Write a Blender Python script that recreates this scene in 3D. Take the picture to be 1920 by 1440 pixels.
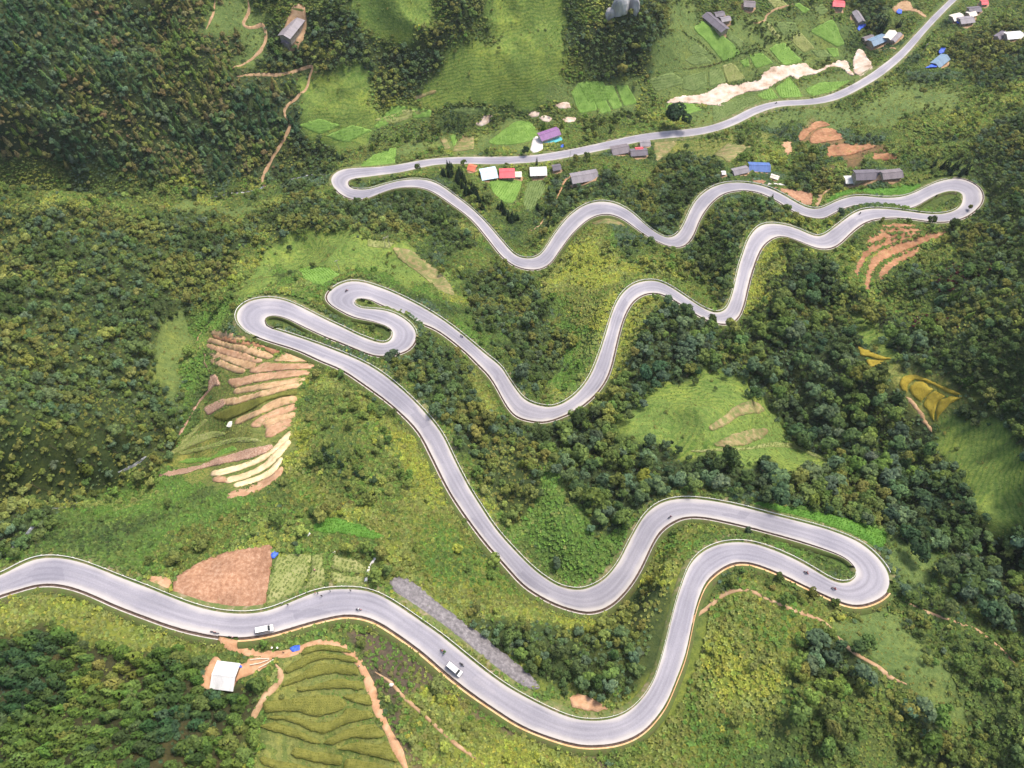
import bpy, bmesh, math, random
import numpy as np
from mathutils import Vector, Matrix
from mathutils.geometry import delaunay_2d_cdt

for o in list(bpy.data.objects):
    bpy.data.objects.remove(o, do_unlink=True)
scene = bpy.context.scene
COL = scene.collection
rng = np.random.default_rng(11)
random.seed(7)

# ------------------------------------------------------------------ camera
CAM_Z = 400.0
PITCH = math.radians(63.0)          # looking down
FOC = 1400.0                        # focal length in pixels of the 1920 px wide picture
cam_data = bpy.data.cameras.new("camera")
cam_data.sensor_width = 36.0
cam_data.lens = 36.0 * FOC / 1920.0
cam_data.clip_start = 1.0
cam_data.clip_end = 8000.0
cam = bpy.data.objects.new("camera", cam_data)
COL.objects.link(cam)
cam.location = (0, 0, CAM_Z)
cam.rotation_euler = (math.pi / 2 - PITCH, 0, 0)
scene.camera = cam

# ------------------------------------------------------------------ sky, sun, exposure
SUN_EL, SUN_AZ = math.radians(62), math.radians(46)      # azimuth clockwise from +Y
world = bpy.data.worlds.new("World")
scene.world = world
world.use_nodes = True
wn = world.node_tree
wn.nodes.clear()
w_out = wn.nodes.new("ShaderNodeOutputWorld")
w_bg = wn.nodes.new("ShaderNodeBackground")
w_sky = wn.nodes.new("ShaderNodeTexSky")
w_sky.sky_type = 'NISHITA'
w_sky.sun_disc = False
w_sky.sun_elevation = SUN_EL
w_sky.sun_rotation = SUN_AZ
w_sky.air_density = 1.0
w_sky.dust_density = 4.0
w_sky.ozone_density = 1.0
w_bg.inputs["Strength"].default_value = 0.13
wn.links.new(w_sky.outputs[0], w_bg.inputs["Color"])
wn.links.new(w_bg.outputs[0], w_out.inputs["Surface"])
sun_data = bpy.data.lights.new("sun", 'SUN')
sun_data.energy = 1.8
sun_data.angle = math.radians(12)
sun_data.color = (1.0, 0.93, 0.80)
sun = bpy.data.objects.new("sun", sun_data)
COL.objects.link(sun)
sd = Vector((math.sin(SUN_AZ) * math.cos(SUN_EL), math.cos(SUN_AZ) * math.cos(SUN_EL), math.sin(SUN_EL)))
sun.rotation_euler = sd.to_track_quat('Z', 'Y').to_euler()
sun.location = (0, 0, 600)
scene.view_settings.view_transform = 'Standard'
scene.view_settings.look = 'None'
scene.view_settings.exposure = 1.12
scene.view_settings.gamma = 1.0
scene.view_settings.use_curve_mapping = False
try:
    scene.cycles.max_bounces = 5
    scene.cycles.diffuse_bounces = 3
    scene.cycles.transparent_max_bounces = 6
except Exception:
    pass

# ------------------------------------------------------------------ the ground as a height field
SP, CP = math.sin(PITCH), math.cos(PITCH)


def ray1(u, v):
    """direction of sight through a picture point, scaled so that it falls one metre"""
    u = np.asarray(u, float); v = np.asarray(v, float)
    a = (u - 960) / FOC; b = -(v - 720) / FOC
    d = np.stack([a, CP + b * SP, -SP + b * CP], -1)
    return d / (-d[..., 2:3])


def project(x, y, z):
    x = np.asarray(x, float); y = np.asarray(y, float); z = np.asarray(z, float) - CAM_Z
    dep = np.maximum(y * CP - z * SP, 1.0)
    return 960 + FOC * x / dep, 720 - FOC * (y * SP + z * CP) / dep, dep


def at_z(u, v, z):
    d = ray1(u, v)
    h = (CAM_Z - np.asarray(z, float))[..., None]
    return d * h + np.array([0, 0, CAM_Z])

ROAD = [float(q) for q in """
-40,1092,-38,1132, 0,1080,0,1114, 30,1064,35,1104, 68,1047,64,1095, 110,1046,100,1092, 147,1053,140,1100, 187,1067,180,1116,
230,1085,217,1133, 277,1102,267,1152, 320,1120,310,1168, 360,1135,350,1180, 400,1146,398,1190, 450,1152,445,1195,
493,1148,500,1188, 527,1137,540,1177, 567,1120,580,1165, 600,1108,612,1157, 640,1104,645,1150, 690,1107,680,1153,
727,1124,708,1163, 760,1145,735,1179, 797,1171,772,1205, 827,1192,800,1226, 870,1227,840,1262, 907,1257,873,1288,
950,1288,907,1313, 990,1310,945,1338, 1023,1327,980,1360, 1070,1347,1030,1380, 1107,1352,1083,1395, 1140,1350,1120,1396,
1170,1340,1155,1392, 1193,1323,1187,1381, 1213,1300,1213,1363, 1228,1272,1233,1340, 1238,1243,1250,1315, 1248,1208,1263,1283,
1258,1168,1278,1245, 1267,1132,1288,1213, 1278,1098,1298,1160, 1290,1065,1307,1127, 1305,1045,1320,1093, 1325,1030,1337,1075,
1353,1019,1362,1057, 1390,1016,1390,1051, 1423,1022,1415,1055, 1460,1035,1443,1065, 1493,1050,1473,1078, 1523,1067,1500,1092,
1547,1082,1530,1106, 1570,1093,1565,1122, 1587,1093,1600,1135, 1598,1089,1635,1128, 1606,1079,1665,1110, 1605,1066,1668,1080,
1593,1050,1652,1052, 1570,1037,1620,1022, 1543,1027,1590,1007, 1513,1017,1550,992, 1480,1007,1510,981, 1443,997,1470,971,
1407,987,1430,961, 1367,978,1390,950, 1323,968,1340,940, 1285,967,1290,934, 1260,977,1243,940, 1237,993,1215,960,
1222,1017,1200,980, 1210,1043,1187,1003, 1197,1070,1173,1030, 1180,1097,1163,1050, 1160,1120,1147,1073, 1137,1138,1127,1092,
1107,1147,1103,1103, 1077,1142,1083,1107, 1040,1130,1053,1102, 1007,1112,1027,1088, 980,1093,1000,1068, 957,1067,977,1045,
933,1040,953,1020, 907,1010,933,997, 887,983,915,972, 870,960,900,948, 847,925,880,917, 830,893,862,883, 815,862,848,855,
803,838,833,822, 787,808,815,795, 757,777,786,762, 730,753,758,735, 703,733,730,711, 673,712,700,690, 640,690,665,672,
600,675,625,656, 567,658,590,643, 533,647,555,631, 500,637,525,621, 473,627,507,616, 457,617,498,611, 445,602,496,604,
444,588,496,599, 452,575,500,594, 470,564,510,591, 495,559,525,592, 520,560,545,599, 545,567,562,608, 575,581,588,620,
607,598,612,631, 640,613,632,638, 667,627,658,649, 690,636,680,658, 710,643,707,667, 725,643,735,665, 735,635,765,657,
737,623,780,635, 730,613,778,618, 712,606,765,603, 693,600,740,587, 672,596,710,580, 655,590,685,579, 640,582,673,576,
622,572,664,570, 613,560,665,564, 617,549,670,560, 630,537,678,559, 655,527,688,560, 680,529,697,562, 700,535,709,568,
723,543,724,574, 750,555,742,582, 780,570,768,595, 805,584,795,607, 830,600,818,616, 853,617,840,631, 873,633,860,647,
893,650,880,664, 913,667,898,683, 930,680,913,697, 943,693,926,714, 953,710,938,736, 967,730,951,760, 980,747,967,779,
997,757,988,786, 1020,763,1018,791, 1040,763,1045,783, 1063,753,1075,770, 1083,737,1100,753, 1100,717,1120,733,
1113,693,1137,708, 1123,667,1146,680, 1133,637,1153,650, 1143,603,1161,617, 1153,573,1170,590, 1167,550,1183,567,
1187,533,1198,555, 1210,527,1213,549, 1233,527,1233,548, 1257,538,1255,556, 1280,553,1278,570, 1300,567,1299,584,
1323,581,1322,598, 1343,587,1347,606, 1357,583,1369,606, 1366,573,1385,593, 1374,550,1395,565, 1380,523,1401,535,
1386,497,1409,507, 1394,474,1418,481, 1401,453,1428,462, 1411,436,1442,449, 1425,423,1458,442, 1443,419,1475,443,
1467,421,1492,449, 1493,428,1510,456, 1517,439,1530,464, 1537,445,1553,466, 1557,433,1573,457, 1577,417,1592,438,
1597,402,1612,421, 1617,393,1635,411, 1645,391,1660,408, 1675,393,1685,407, 1707,397,1712,410, 1735,401,1740,414,
1762,402,1770,416, 1783,398,1803,410, 1798,390,1825,397, 1804,380,1838,383, 1806,370,1842,370, 1803,362,1838,355,
1793,358,1822,343, 1778,358,1800,335, 1760,363,1780,336, 1740,373,1757,341, 1720,385,1733,352, 1698,392,1705,366,
1675,389,1677,371, 1647,384,1647,371, 1613,382,1617,367, 1580,390,1587,370, 1557,403,1560,381, 1540,410,1540,391,
1520,407,1522,392, 1500,402,1504,386, 1478,389,1483,374, 1456,375,1462,362, 1432,363,1440,352, 1410,357,1414,345,
1385,356,1385,342, 1362,360,1357,344, 1343,370,1333,352, 1328,385,1313,367, 1316,402,1300,383, 1307,420,1290,403,
1299,441,1280,427, 1288,456,1268,441, 1275,463,1255,446, 1255,462,1242,443, 1230,451,1222,431, 1207,438,1205,417,
1187,423,1188,401, 1166,408,1168,388, 1143,400,1145,379, 1120,402,1120,378, 1100,412,1098,384, 1083,427,1078,396,
1069,441,1061,412, 1056,459,1048,428, 1043,477,1036,445, 1032,493,1023,466, 1013,504,1012,479, 990,505,997,485,
965,498,978,484, 943,482,962,476, 925,459,945,457, 908,438,928,437, 890,416,911,417, 869,398,892,398, 849,384,873,382,
828,369,853,367, 810,358,833,352, 793,352,815,342, 772,350,797,337, 750,351,772,336, 728,356,748,339, 708,364,728,344,
690,371,705,351, 670,374,685,356, 650,370,667,355, 632,358,657,352, 622,345,652,346, 621,333,652,340, 630,323,660,335,
645,317,675,333, 665,315,692,331, 690,314,713,328, 722,312,738,325, 750,308,765,320, 775,303,790,314, 805,298,815,309,
840,295,845,307, 885,294,885,307, 930,294,930,308, 975,293,975,306, 1010,290,1015,303, 1040,285,1045,299, 1070,280,1075,293,
1103,273,1108,286, 1140,265,1143,279, 1187,254,1187,268, 1235,247,1235,260, 1280,243,1280,257, 1317,239,1317,252,
1347,231,1353,243, 1377,219,1383,232, 1400,206,1407,219, 1422,198,1430,209, 1447,191,1455,201, 1475,188,1480,198,
1507,187,1510,197, 1537,183,1540,194, 1563,175,1570,187, 1590,163,1597,175, 1613,150,1623,161, 1633,138,1646,147,
1653,123,1669,130, 1673,108,1690,112, 1693,90,1711,90, 1713,68,1731,65, 1733,47,1752,42, 1753,25,1773,20, 1780,0,1797,-3,
1803,-25,1820,-25, 1835,-55,1852,-55
""".replace("\n", " ").split(",")]
R_ = np.array(ROAD).reshape(-1, 4)
uL, uR = ray1(R_[:, 0], R_[:, 1]), ray1(R_[:, 2], R_[:, 3])
uC = (uL + uR) / 2
NR = len(R_)
Hd = np.zeros(NR); Hd[0] = 226.0
for i in range(1, NR):                                  # the road falls about 9 % to the valley, then 4 %
    g = 0.09 if i < 250 else 0.04
    h = Hd[i - 1]
    for _ in range(5):
        h = Hd[i - 1] + g * np.hypot(*(uC[i] * h - uC[i - 1] * Hd[i - 1])[:2])
    Hd[i] = h


def catmull(P, sub):
    P = np.asarray(P, float)
    Q = np.vstack([2 * P[0] - P[1], P, 2 * P[-1] - P[-2]])
    out = []
    for i in range(1, len(Q) - 2):
        p0, p1, p2, p3 = Q[i - 1:i + 3]
        for k in range(sub):
            t = k / sub
            out.append(0.5 * ((2 * p1) + (-p0 + p2) * t + (2 * p0 - 5 * p1 + 4 * p2 - p3) * t * t + (-p0 + 3 * p1 - 3 * p2 + p3) * t ** 3))
    out.append(Q[-2])
    return np.array(out)


def smooth(P, n):
    P = P.copy()
    for _ in range(n):
        P[1:-1] = 0.25 * P[:-2] + 0.5 * P[1:-1] + 0.25 * P[2:]
    return P


RL = uL * Hd[:, None] + np.array([0, 0, CAM_Z])
RR = uR * Hd[:, None] + np.array([0, 0, CAM_Z])
RL, RR = smooth(catmull(RL, 4), 6), smooth(catmull(RR, 4), 6)
RC = (RL + RR) / 2
RS = np.concatenate([[0], np.cumsum(np.linalg.norm(np.diff(RC, axis=0), axis=1))])
RW = np.linalg.norm(RR - RL, axis=1)
RN = (RR - RL) / RW[:, None]                             # points to the right-hand (R) side

# control points: picture position and height above the valley floor
CTRL = """
0,0,101; 150,0,87; 300,0,77; 420,0,68; 530,20,58; 0,120,83; 150,120,72; 300,120,61; 420,110,52; 520,120,42; 585,130,36
0,220,62; 150,220,52; 300,220,41; 420,220,34; 530,220,25; 0,310,35; 150,315,29; 300,320,22; 420,330,14; 500,345,8
0,352,22; 150,355,16; 270,362,11; 390,368,7; 480,352,5; 560,330,4; 610,325,5
0,374,92; 100,378,80; 200,386,68; 300,396,55; 400,412,44; 480,425,38
560,370,24; 600,400,34; 700,380,27; 760,420,36; 860,470,37; 640,440,46; 560,440,47; 640,500,70; 760,500,66; 520,500,68; 860,560,62
470,430,38; 420,500,54; 385,560,68; 350,640,79; 340,720,86; 330,780,91; 250,870,104; 180,905,112; 110,950,121; 40,1000,133; -10,1050,143
440,540,88; 400,600,98; 400,680,103; 420,780,112; 470,720,113; 540,740,124; 450,860,122; 520,860,132; 400,900,128; 330,960,142; 200,1000,152; 450,1000,154
560,800,130; 640,800,137; 700,900,145; 600,950,150; 760,1020,156; 660,1040,161; 420,1080,165; 590,1070,164
0,480,108; 0,600,128; 0,720,146; 0,840,157; 0,950,160; 120,480,100; 120,600,116; 120,720,130; 120,840,138; 240,480,84; 240,600,98; 240,700,106; 220,800,116; 330,520,74
-120,420,105; -120,600,140; -120,800,165; -120,1000,175
650,0,65; 720,50,52; 800,120,33; 700,120,40; 640,180,30; 740,210,16; 880,30,49; 980,30,44; 980,100,30; 900,160,20; 1000,150,18; 1100,120,16; 1160,10,45; 1200,60,30; 1180,100,18
860,245,0; 940,225,-1; 1000,225,-1; 1090,215,-3; 1130,180,0; 1210,190,-5; 1300,182,-7; 1400,165,-9; 1500,130,-11; 1600,125,-12; 690,260,12; 770,265,5; 980,245,4
1250,130,4; 1350,80,4; 1300,20,12; 1450,110,-2; 1500,40,2; 1600,60,-5; 1560,20,0; 1650,80,-7; 1700,20,-6; 1750,110,-3; 1890,60,8; 1850,20,2
1690,170,4; 1800,170,16; 1910,160,28; 1500,235,8; 1620,240,20; 1740,240,28; 1850,240,46; 1910,300,68; 1540,260,18; 1560,310,32; 1640,325,50; 1420,315,38; 1320,290,16; 1240,300,14; 1700,300,44; 1780,310,54
1880,360,84; 1900,440,104; 1800,440,84; 1690,450,76; 1700,520,88; 1800,540,104; 1900,560,124; 1620,560,88; 1640,640,98; 1740,740,112; 1790,790,118; 1900,700,138; 1850,880,128; 1910,850,136; 1900,960,136; 1830,1000,126
1000,400,20; 960,365,15; 1000,330,11; 1100,330,19; 1170,330,21; 1250,360,26; 1220,390,31; 1100,440,42
1010,600,56; 1060,640,64; 1040,700,76; 960,580,58; 1120,520,60; 1200,450,50; 1330,540,64; 1380,420,60
1000,860,118; 1060,900,124; 1080,1000,136; 1200,860,118; 1300,740,104; 1360,690,99; 1400,780,112; 1500,850,124; 1300,850,122; 1500,700,104; 1600,800,116; 1700,900,122; 1650,960,132; 1500,560,82; 1560,640,94; 1450,640,94; 1530,930,134
1750,1060,138; 1850,1080,128; 1900,1080,126; 1750,1180,143; 1700,1240,148; 1850,1200,142; 1910,1250,146; 1800,1340,152; 1910,1420,154; 1600,1200,151; 1500,1150,151; 1480,1280,159; 1400,1180,154; 1600,1400,163; 1400,1420,166; 1250,1420,161
1000,1430,163; 850,1350,167; 750,1430,174; 700,1280,167; 600,1300,172; 560,1400,180; 420,1260,170; 300,1220,172; 430,1400,182; 250,1350,183; 100,1300,184; 100,1420,193; 0,1200,179; -60,1350,190; 250,1430,190
1000,1180,152; 900,1150,154; 1130,1240,156; 1060,1310,152; 1200,1180,150; 1130,1080,138; 1470,1015,146; 1360,990,143; 850,1180,158; 960,1270,154
-250,-60,125; 300,-120,88; 800,-100,83; 1100,-110,62; 1500,-100,25; 1800,-100,-2; 2050,-40,20; 2060,200,60; 2080,500,160; 2080,800,170; 2060,1100,150; 2060,1400,170; -200,200,88; -220,330,45
-200,1200,186; -200,1500,196; 400,1520,198; 960,1520,176; 1400,1520,172; 2000,1520,160
"""
cp = np.array([[float(q) for q in s.split(",")] for s in CTRL.replace("\n", ";").split(";") if s.strip()])
cxyz = at_z(cp[:, 0], cp[:, 1], cp[:, 2])
far = np.array([[-900, 300, 240], [-900, 900, 280], [-300, 1000, 190], [200, 1000, 110], [500, 1000, 20], [900, 900, 140], [900, 300, 260], [800, -300, 230], [300, -400, 260],
                [-300, -400, 280], [-800, -300, 280], [-1500, 1500, 330], [0, 1700, 260], [1500, 1500, 260], [1800, 0, 330], [0, -1500, 330], [-1800, 0, 340]], float)
PTS = np.vstack([RC[::6], cxyz, far])
_keep = []
for i, q in enumerate(PTS):                               # drop near duplicates (the solve stays well posed)
    if not any(np.hypot(*(q - PTS[j])[:2]) < 3.0 for j in _keep):
        _keep.append(i)
PTS = PTS[_keep]


def _phi(r2):
    return 0.5 * r2 * np.log(r2 + 1e-9)


_S = 100.0
_A = PTS[:, :2] / _S
_n = len(_A)
_K = _phi(((_A[:, None] - _A[None]) ** 2).sum(-1)) + np.eye(_n) * 0.004
_Pm = np.hstack([np.ones((_n, 1)), _A])
_M = np.zeros((_n + 3, _n + 3)); _M[:_n, :_n] = _K; _M[:_n, _n:] = _Pm; _M[_n:, :_n] = _Pm.T
_W = np.linalg.solve(_M, np.concatenate([PTS[:, 2], np.zeros(3)]))


def tps(x, y):
    out = np.empty(len(x))
    for s in range(0, len(x), 8000):
        q = np.stack([x[s:s + 8000], y[s:s + 8000]], -1) / _S
        r2 = ((q[:, None] - _A[None]) ** 2).sum(-1)
        out[s:s + 8000] = _phi(r2) @ _W[:_n] + _W[_n] + q @ _W[_n + 1:]
    return out


def _hash(ix, iy, seed):
    h = (ix.astype(np.int64) * 374761393 + iy.astype(np.int64) * 668265263 + seed * 982451653) & 0x7fffffff
    h = ((h ^ (h >> 13)) * 1274126177) & 0x7fffffff
    return ((h ^ (h >> 16)) & 0xffff) / 65535.0


def vnoise(x, y, seed=0):
    ix, iy = np.floor(x), np.floor(y)
    fx, fy = x - ix, y - iy
    fx = fx * fx * (3 - 2 * fx); fy = fy * fy * (3 - 2 * fy)
    a, b = _hash(ix, iy, seed), _hash(ix + 1, iy, seed)
    c, d = _hash(ix, iy + 1, seed), _hash(ix + 1, iy + 1, seed)
    return (a * (1 - fx) + b * fx) * (1 - fy) + (c * (1 - fx) + d * fx) * fy


def fbm(x, y, seed=0, octv=4):
    s, a, t = 0, 1.0, 0
    for k in range(octv):
        s = s + a * vnoise(x * 2 ** k, y * 2 ** k, seed + k); t += a; a *= 0.5
    return s / t


def _axis(lo, hi, step, out_lo, out_hi, n):
    core = np.arange(lo, hi + 0.01, step)
    g = np.linspace(0, 1, n + 1)[1:] ** 2.2
    return np.concatenate([(lo + (out_lo - lo) * g)[::-1], core, hi + (out_hi - hi) * g])


GX = _axis(-430, 440, 1.5, -2600, 2600, 26)
GY = _axis(-34, 585, 1.45, -2200, 3000, 26)
NX, NY = len(GX), len(GY)
mx, my = np.meshgrid(GX, GY)
fx_, fy_ = mx.ravel(), my.ravel()
# smooth surface on a coarse lattice is enough for the spline; sampled bilinearly onto the mesh
_cx = np.concatenate([np.linspace(-2600, -450, 20)[:-1], np.arange(-450, 460, 4.0), np.linspace(460, 2600, 20)])
_cy = np.concatenate([np.linspace(-2200, -50, 20)[:-1], np.arange(-50, 602, 4.0), np.linspace(602, 3000, 20)])
_gx, _gy = np.meshgrid(_cx, _cy)
_cz = tps(_gx.ravel(), _gy.ravel()).reshape(_gx.shape)


def bilin(X, Y, Z, x, y):
    i = np.clip(np.searchsorted(X, x) - 1, 0, len(X) - 2); j = np.clip(np.searchsorted(Y, y) - 1, 0, len(Y) - 2)
    tx = np.clip((x - X[i]) / (X[i + 1] - X[i]), 0, 1); ty = np.clip((y - Y[j]) / (Y[j + 1] - Y[j]), 0, 1)
    return (Z[j, i] * (1 - tx) + Z[j, i + 1] * tx) * (1 - ty) + (Z[j + 1, i] * (1 - tx) + Z[j + 1, i + 1] * tx) * ty


hz = bilin(_cx, _cy, _cz, fx_, fy_)


def road_near(x, y):
    """for points: distance outside the road edge (negative on it), road height there, station index and signed side"""
    n = len(x)
    dist = np.full(n, 1e9); idx = np.zeros(n, int)
    box = (x > -420) & (x < 460) & (y > -40) & (y < 640)
    ii = np.nonzero(box)[0]
    pts = RC[:, :2]
    for s in range(0, len(ii), 6000):
        k = ii[s:s + 6000]
        d2 = (x[k, None] - pts[None, :, 0]) ** 2 + (y[k, None] - pts[None, :, 1]) ** 2
        d = np.sqrt(d2) - RW[None] / 2
        a = d.argmin(1)
        idx[k] = a; dist[k] = d[np.arange(len(k)), a]
    rel = (x - pts[idx, 0]) * RN[idx, 0] + (y - pts[idx, 1]) * RN[idx, 1]
    return dist, RC[idx, 2], idx, rel


rd, rz, ri, rrel = road_near(fx_, fy_)
away = np.clip((rd - 3) / 12, 0, 1)
_wx, _wy = fx_ + 18 * (fbm(fx_ / 45, fy_ / 45, 201, 3) - .5), fy_ + 18 * (fbm(fx_ / 45, fy_ / 45, 202, 3) - .5)
_rg = 1 - np.abs(2 * fbm(_wx / 62, _wy / 62, 203, 2) - 1); _rg2 = 1 - np.abs(2 * fbm(_wx / 23, _wy / 23, 207, 2) - 1)
hz = hz + np.clip((rd - 5) / 38, 0, 1) * np.clip((hz - 12) / 30, 0, 1) * ((_rg - .72) * 26 + (_rg2 - .72) * 7)      # spurs and gullies
hz = hz + away * ((fbm(fx_ / 34, fy_ / 34, 3, 4) - 0.5) * 7 + (fbm(fx_ / 9, fy_ / 9, 9, 2) - 0.5) * 1.6)
_t = np.clip((rd - 2.6) / 7.0, 0, 1); _t = _t * _t * (3 - 2 * _t)
hz = np.where(rd < 12, (rz - 0.85) * (1 - _t) + hz * _t, hz)
GZ = hz.reshape(NY, NX)


def ground(x, y):
    return bilin(GX, GY, GZ, np.asarray(x, float), np.asarray(y, float))


def onto(u, v, lift=0.0):
    """where the line of sight through a picture point meets the ground (marched from the camera)"""
    u = np.atleast_1d(np.asarray(u, float)); v = np.atleast_1d(np.asarray(v, float))
    d = ray1(u, v)
    h = np.full(len(u), 150.0); done = np.zeros(len(u), bool); lo = h.copy()
    for _ in range(260):
        p = d * h[:, None]
        under = (CAM_Z - h) < ground(p[:, 0], p[:, 1])
        done |= under
        lo = np.where(done, lo, h)
        h = np.where(done, h, h + 1.5)
        if done.all(): break
    hi = h
    for _ in range(12):
        m = (lo + hi) / 2; p = d * m[:, None]
        under = (CAM_Z - m) < ground(p[:, 0], p[:, 1])
        hi = np.where(under, m, hi); lo = np.where(under, lo, m)
    p = d * hi[:, None]
    return np.stack([p[:, 0], p[:, 1], CAM_Z - hi + lift], -1)

# ------------------------------------------------------------------ helpers: things, materials, meshes
def tag(o, label=None, cat=None, group=None, kind=None):
    if label: o["label"] = label
    if cat: o["category"] = cat
    if group: o["group"] = group
    if kind: o["kind"] = kind
    return o


def link(name, me, mat=None, parent=None, loc=None, rotz=None, scale=None):
    o = bpy.data.objects.new(name, me)
    COL.objects.link(o)
    if mat is not None and me is not None and not me.materials: me.materials.append(mat)
    if parent is not None: o.parent = parent
    if loc is not None: o.location = loc
    if rotz is not None: o.rotation_euler = (0, 0, rotz)
    if scale is not None: o.scale = scale
    return o


def empty(name, loc, rotz=0.0):
    o = link(name, None, loc=loc, rotz=rotz)
    o.empty_display_size = 0.5
    return o


def npmesh(name, v, f, smooth_=False, uv=None, attrs=None):
    """mesh from numpy: v (n,3); f (m,3) or (m,4)"""
    me = bpy.data.meshes.new(name)
    v = np.asarray(v, np.float32); f = np.asarray(f, np.int32)
    m, k = f.shape
    me.vertices.add(len(v)); me.vertices.foreach_set("co", v.ravel())
    me.loops.add(m * k); me.loops.foreach_set("vertex_index", f.ravel())
    me.polygons.add(m)
    me.polygons.foreach_set("loop_start", np.arange(0, m * k, k, dtype=np.int32))
    me.polygons.foreach_set("loop_total", np.full(m, k, np.int32))
    me.update(calc_edges=True)
    if smooth_: me.polygons.foreach_set("use_smooth", np.ones(m, bool))
    if uv is not None:
        l = me.uv_layers.new(name="UVMap"); l.data.foreach_set("uv", np.asarray(uv, np.float32)[f.ravel()].ravel())
    for an, (dom, typ, dat) in (attrs or {}).items():
        a = me.attributes.new(an, typ, dom)
        key = {"FLOAT_COLOR": "color", "FLOAT_VECTOR": "vector"}.get(typ, "value")
        a.data.foreach_set(key, np.asarray(dat, np.int32 if typ == "INT" else np.float32).ravel())
    me.validate()
    return me


class B:
    """small collector of boxes, prisms and tubes that becomes one mesh"""
    def __init__(s): s.v = []; s.f = []

    def add(s, v, f):
        n = len(s.v); s.v += [tuple(map(float, q)) for q in v]; s.f += [tuple(i + n for i in q) for q in f]; return s

    def box(s, c, d, rz=0.0, taper=1.0):
        x, y, z = [q / 2 for q in d]; t = taper
        pts = [(-x, -y, -z), (x, -y, -z), (x, y, -z), (-x, y, -z), (-x * t, -y * t, z), (x * t, -y * t, z), (x * t, y * t, z), (-x * t, y * t, z)]
        cs, sn = math.cos(rz), math.sin(rz)
        return s.add([(c[0] + a * cs - b * sn, c[1] + a * sn + b * cs, c[2] + e) for a, b, e in pts],
                     [(3, 2, 1, 0), (4, 5, 6, 7), (0, 1, 5, 4), (1, 2, 6, 5), (2, 3, 7, 6), (3, 0, 4, 7)])

    def tube(s, pts, rad, n=6):
        pts = [Vector(p) for p in pts]
        rad = rad if isinstance(rad, (list, tuple)) else [rad] * len(pts)
        rings = []
        for i, p in enumerate(pts):
            d = (pts[min(i + 1, len(pts) - 1)] - pts[max(i - 1, 0)]).normalized()
            a = d.orthogonal().normalized(); b = d.cross(a)
            rings.append([p + (a * math.cos(2 * math.pi * k / n) + b * math.sin(2 * math.pi * k / n)) * rad[i] for k in range(n)])
        v = [q for r in rings for q in r]
        f = [(i * n + k, i * n + (k + 1) % n, (i + 1) * n + (k + 1) % n, (i + 1) * n + k) for i in range(len(pts) - 1) for k in range(n)]
        f += [tuple(reversed(range(n))), tuple(range((len(pts) - 1) * n, len(pts) * n))]
        return s.add(v, f)

    def mesh(s, name, smooth_=False):
        me = bpy.data.meshes.new(name); me.from_pydata(s.v, [], s.f)
        if smooth_: me.polygons.foreach_set("use_smooth", np.ones(len(me.polygons), bool))
        me.update(); return me


def new_mat(name):
    m = bpy.data.materials.new(name); m.use_nodes = True
    nt = m.node_tree
    return m, nt, nt.nodes["Principled BSDF"]


def lin(*c):
    """sRGB bytes to linear albedo"""
    return tuple(((q / 255 + 0.055) / 1.055) ** 2.4 if q > 10 else q / 255 / 12.92 for q in c)


def nd(nt, typ, **kw):
    n = nt.nodes.new(typ)
    for k, v in kw.items():
        if k.startswith("i_"):
            key = k[2:]; key = int(key) if key.isdigit() else key.replace("_", " ")
            n.inputs[key].default_value = v
        else: setattr(n, k, v)
    return n


def ramp(nt, fac, stops):
    r = nt.nodes.new("ShaderNodeValToRGB")
    e = r.color_ramp.elements
    while len(e) < len(stops): e.new(0.5)
    for k, (p, c) in enumerate(stops):
        e[k].position = p; e[k].color = (*c, 1)
    nt.links.new(fac, r.inputs[0]); return r.outputs[0]


def noise_mat(name, cols, scale=1.0, rough=0.9, bump=0.0, bscale=None, spec=0.2, coord="Object", detail=5.0, stretch=None):
    m, nt, b = new_mat(name)
    tc = nt.nodes.new("ShaderNodeTexCoord"); src = tc.outputs[coord]
    if stretch:
        mp = nt.nodes.new("ShaderNodeMapping"); mp.inputs["Scale"].default_value = stretch
        nt.links.new(src, mp.inputs[0]); src = mp.outputs[0]
    n = nd(nt, "ShaderNodeTexNoise", i_Scale=scale, i_Detail=detail, i_Roughness=0.62)
    nt.links.new(src, n.inputs["Vector"])
    k = len(cols)
    c = ramp(nt, n.outputs[0], [(0.3 + 0.4 * i / max(k - 1, 1), q) for i, q in enumerate(cols)])
    nt.links.new(c, b.inputs["Base Color"])
    b.inputs["Roughness"].default_value = rough
    b.inputs["Specular IOR Level"].default_value = spec
    if bump:
        n2 = nd(nt, "ShaderNodeTexNoise", i_Scale=bscale or scale * 3, i_Detail=4.0)
        nt.links.new(src, n2.inputs["Vector"])
        bp = nd(nt, "ShaderNodeBump", i_Strength=1.0, i_Distance=bump)
        nt.links.new(n2.outputs[0], bp.inputs["Height"]); nt.links.new(bp.outputs[0], b.inputs["Normal"])
    return m


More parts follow.
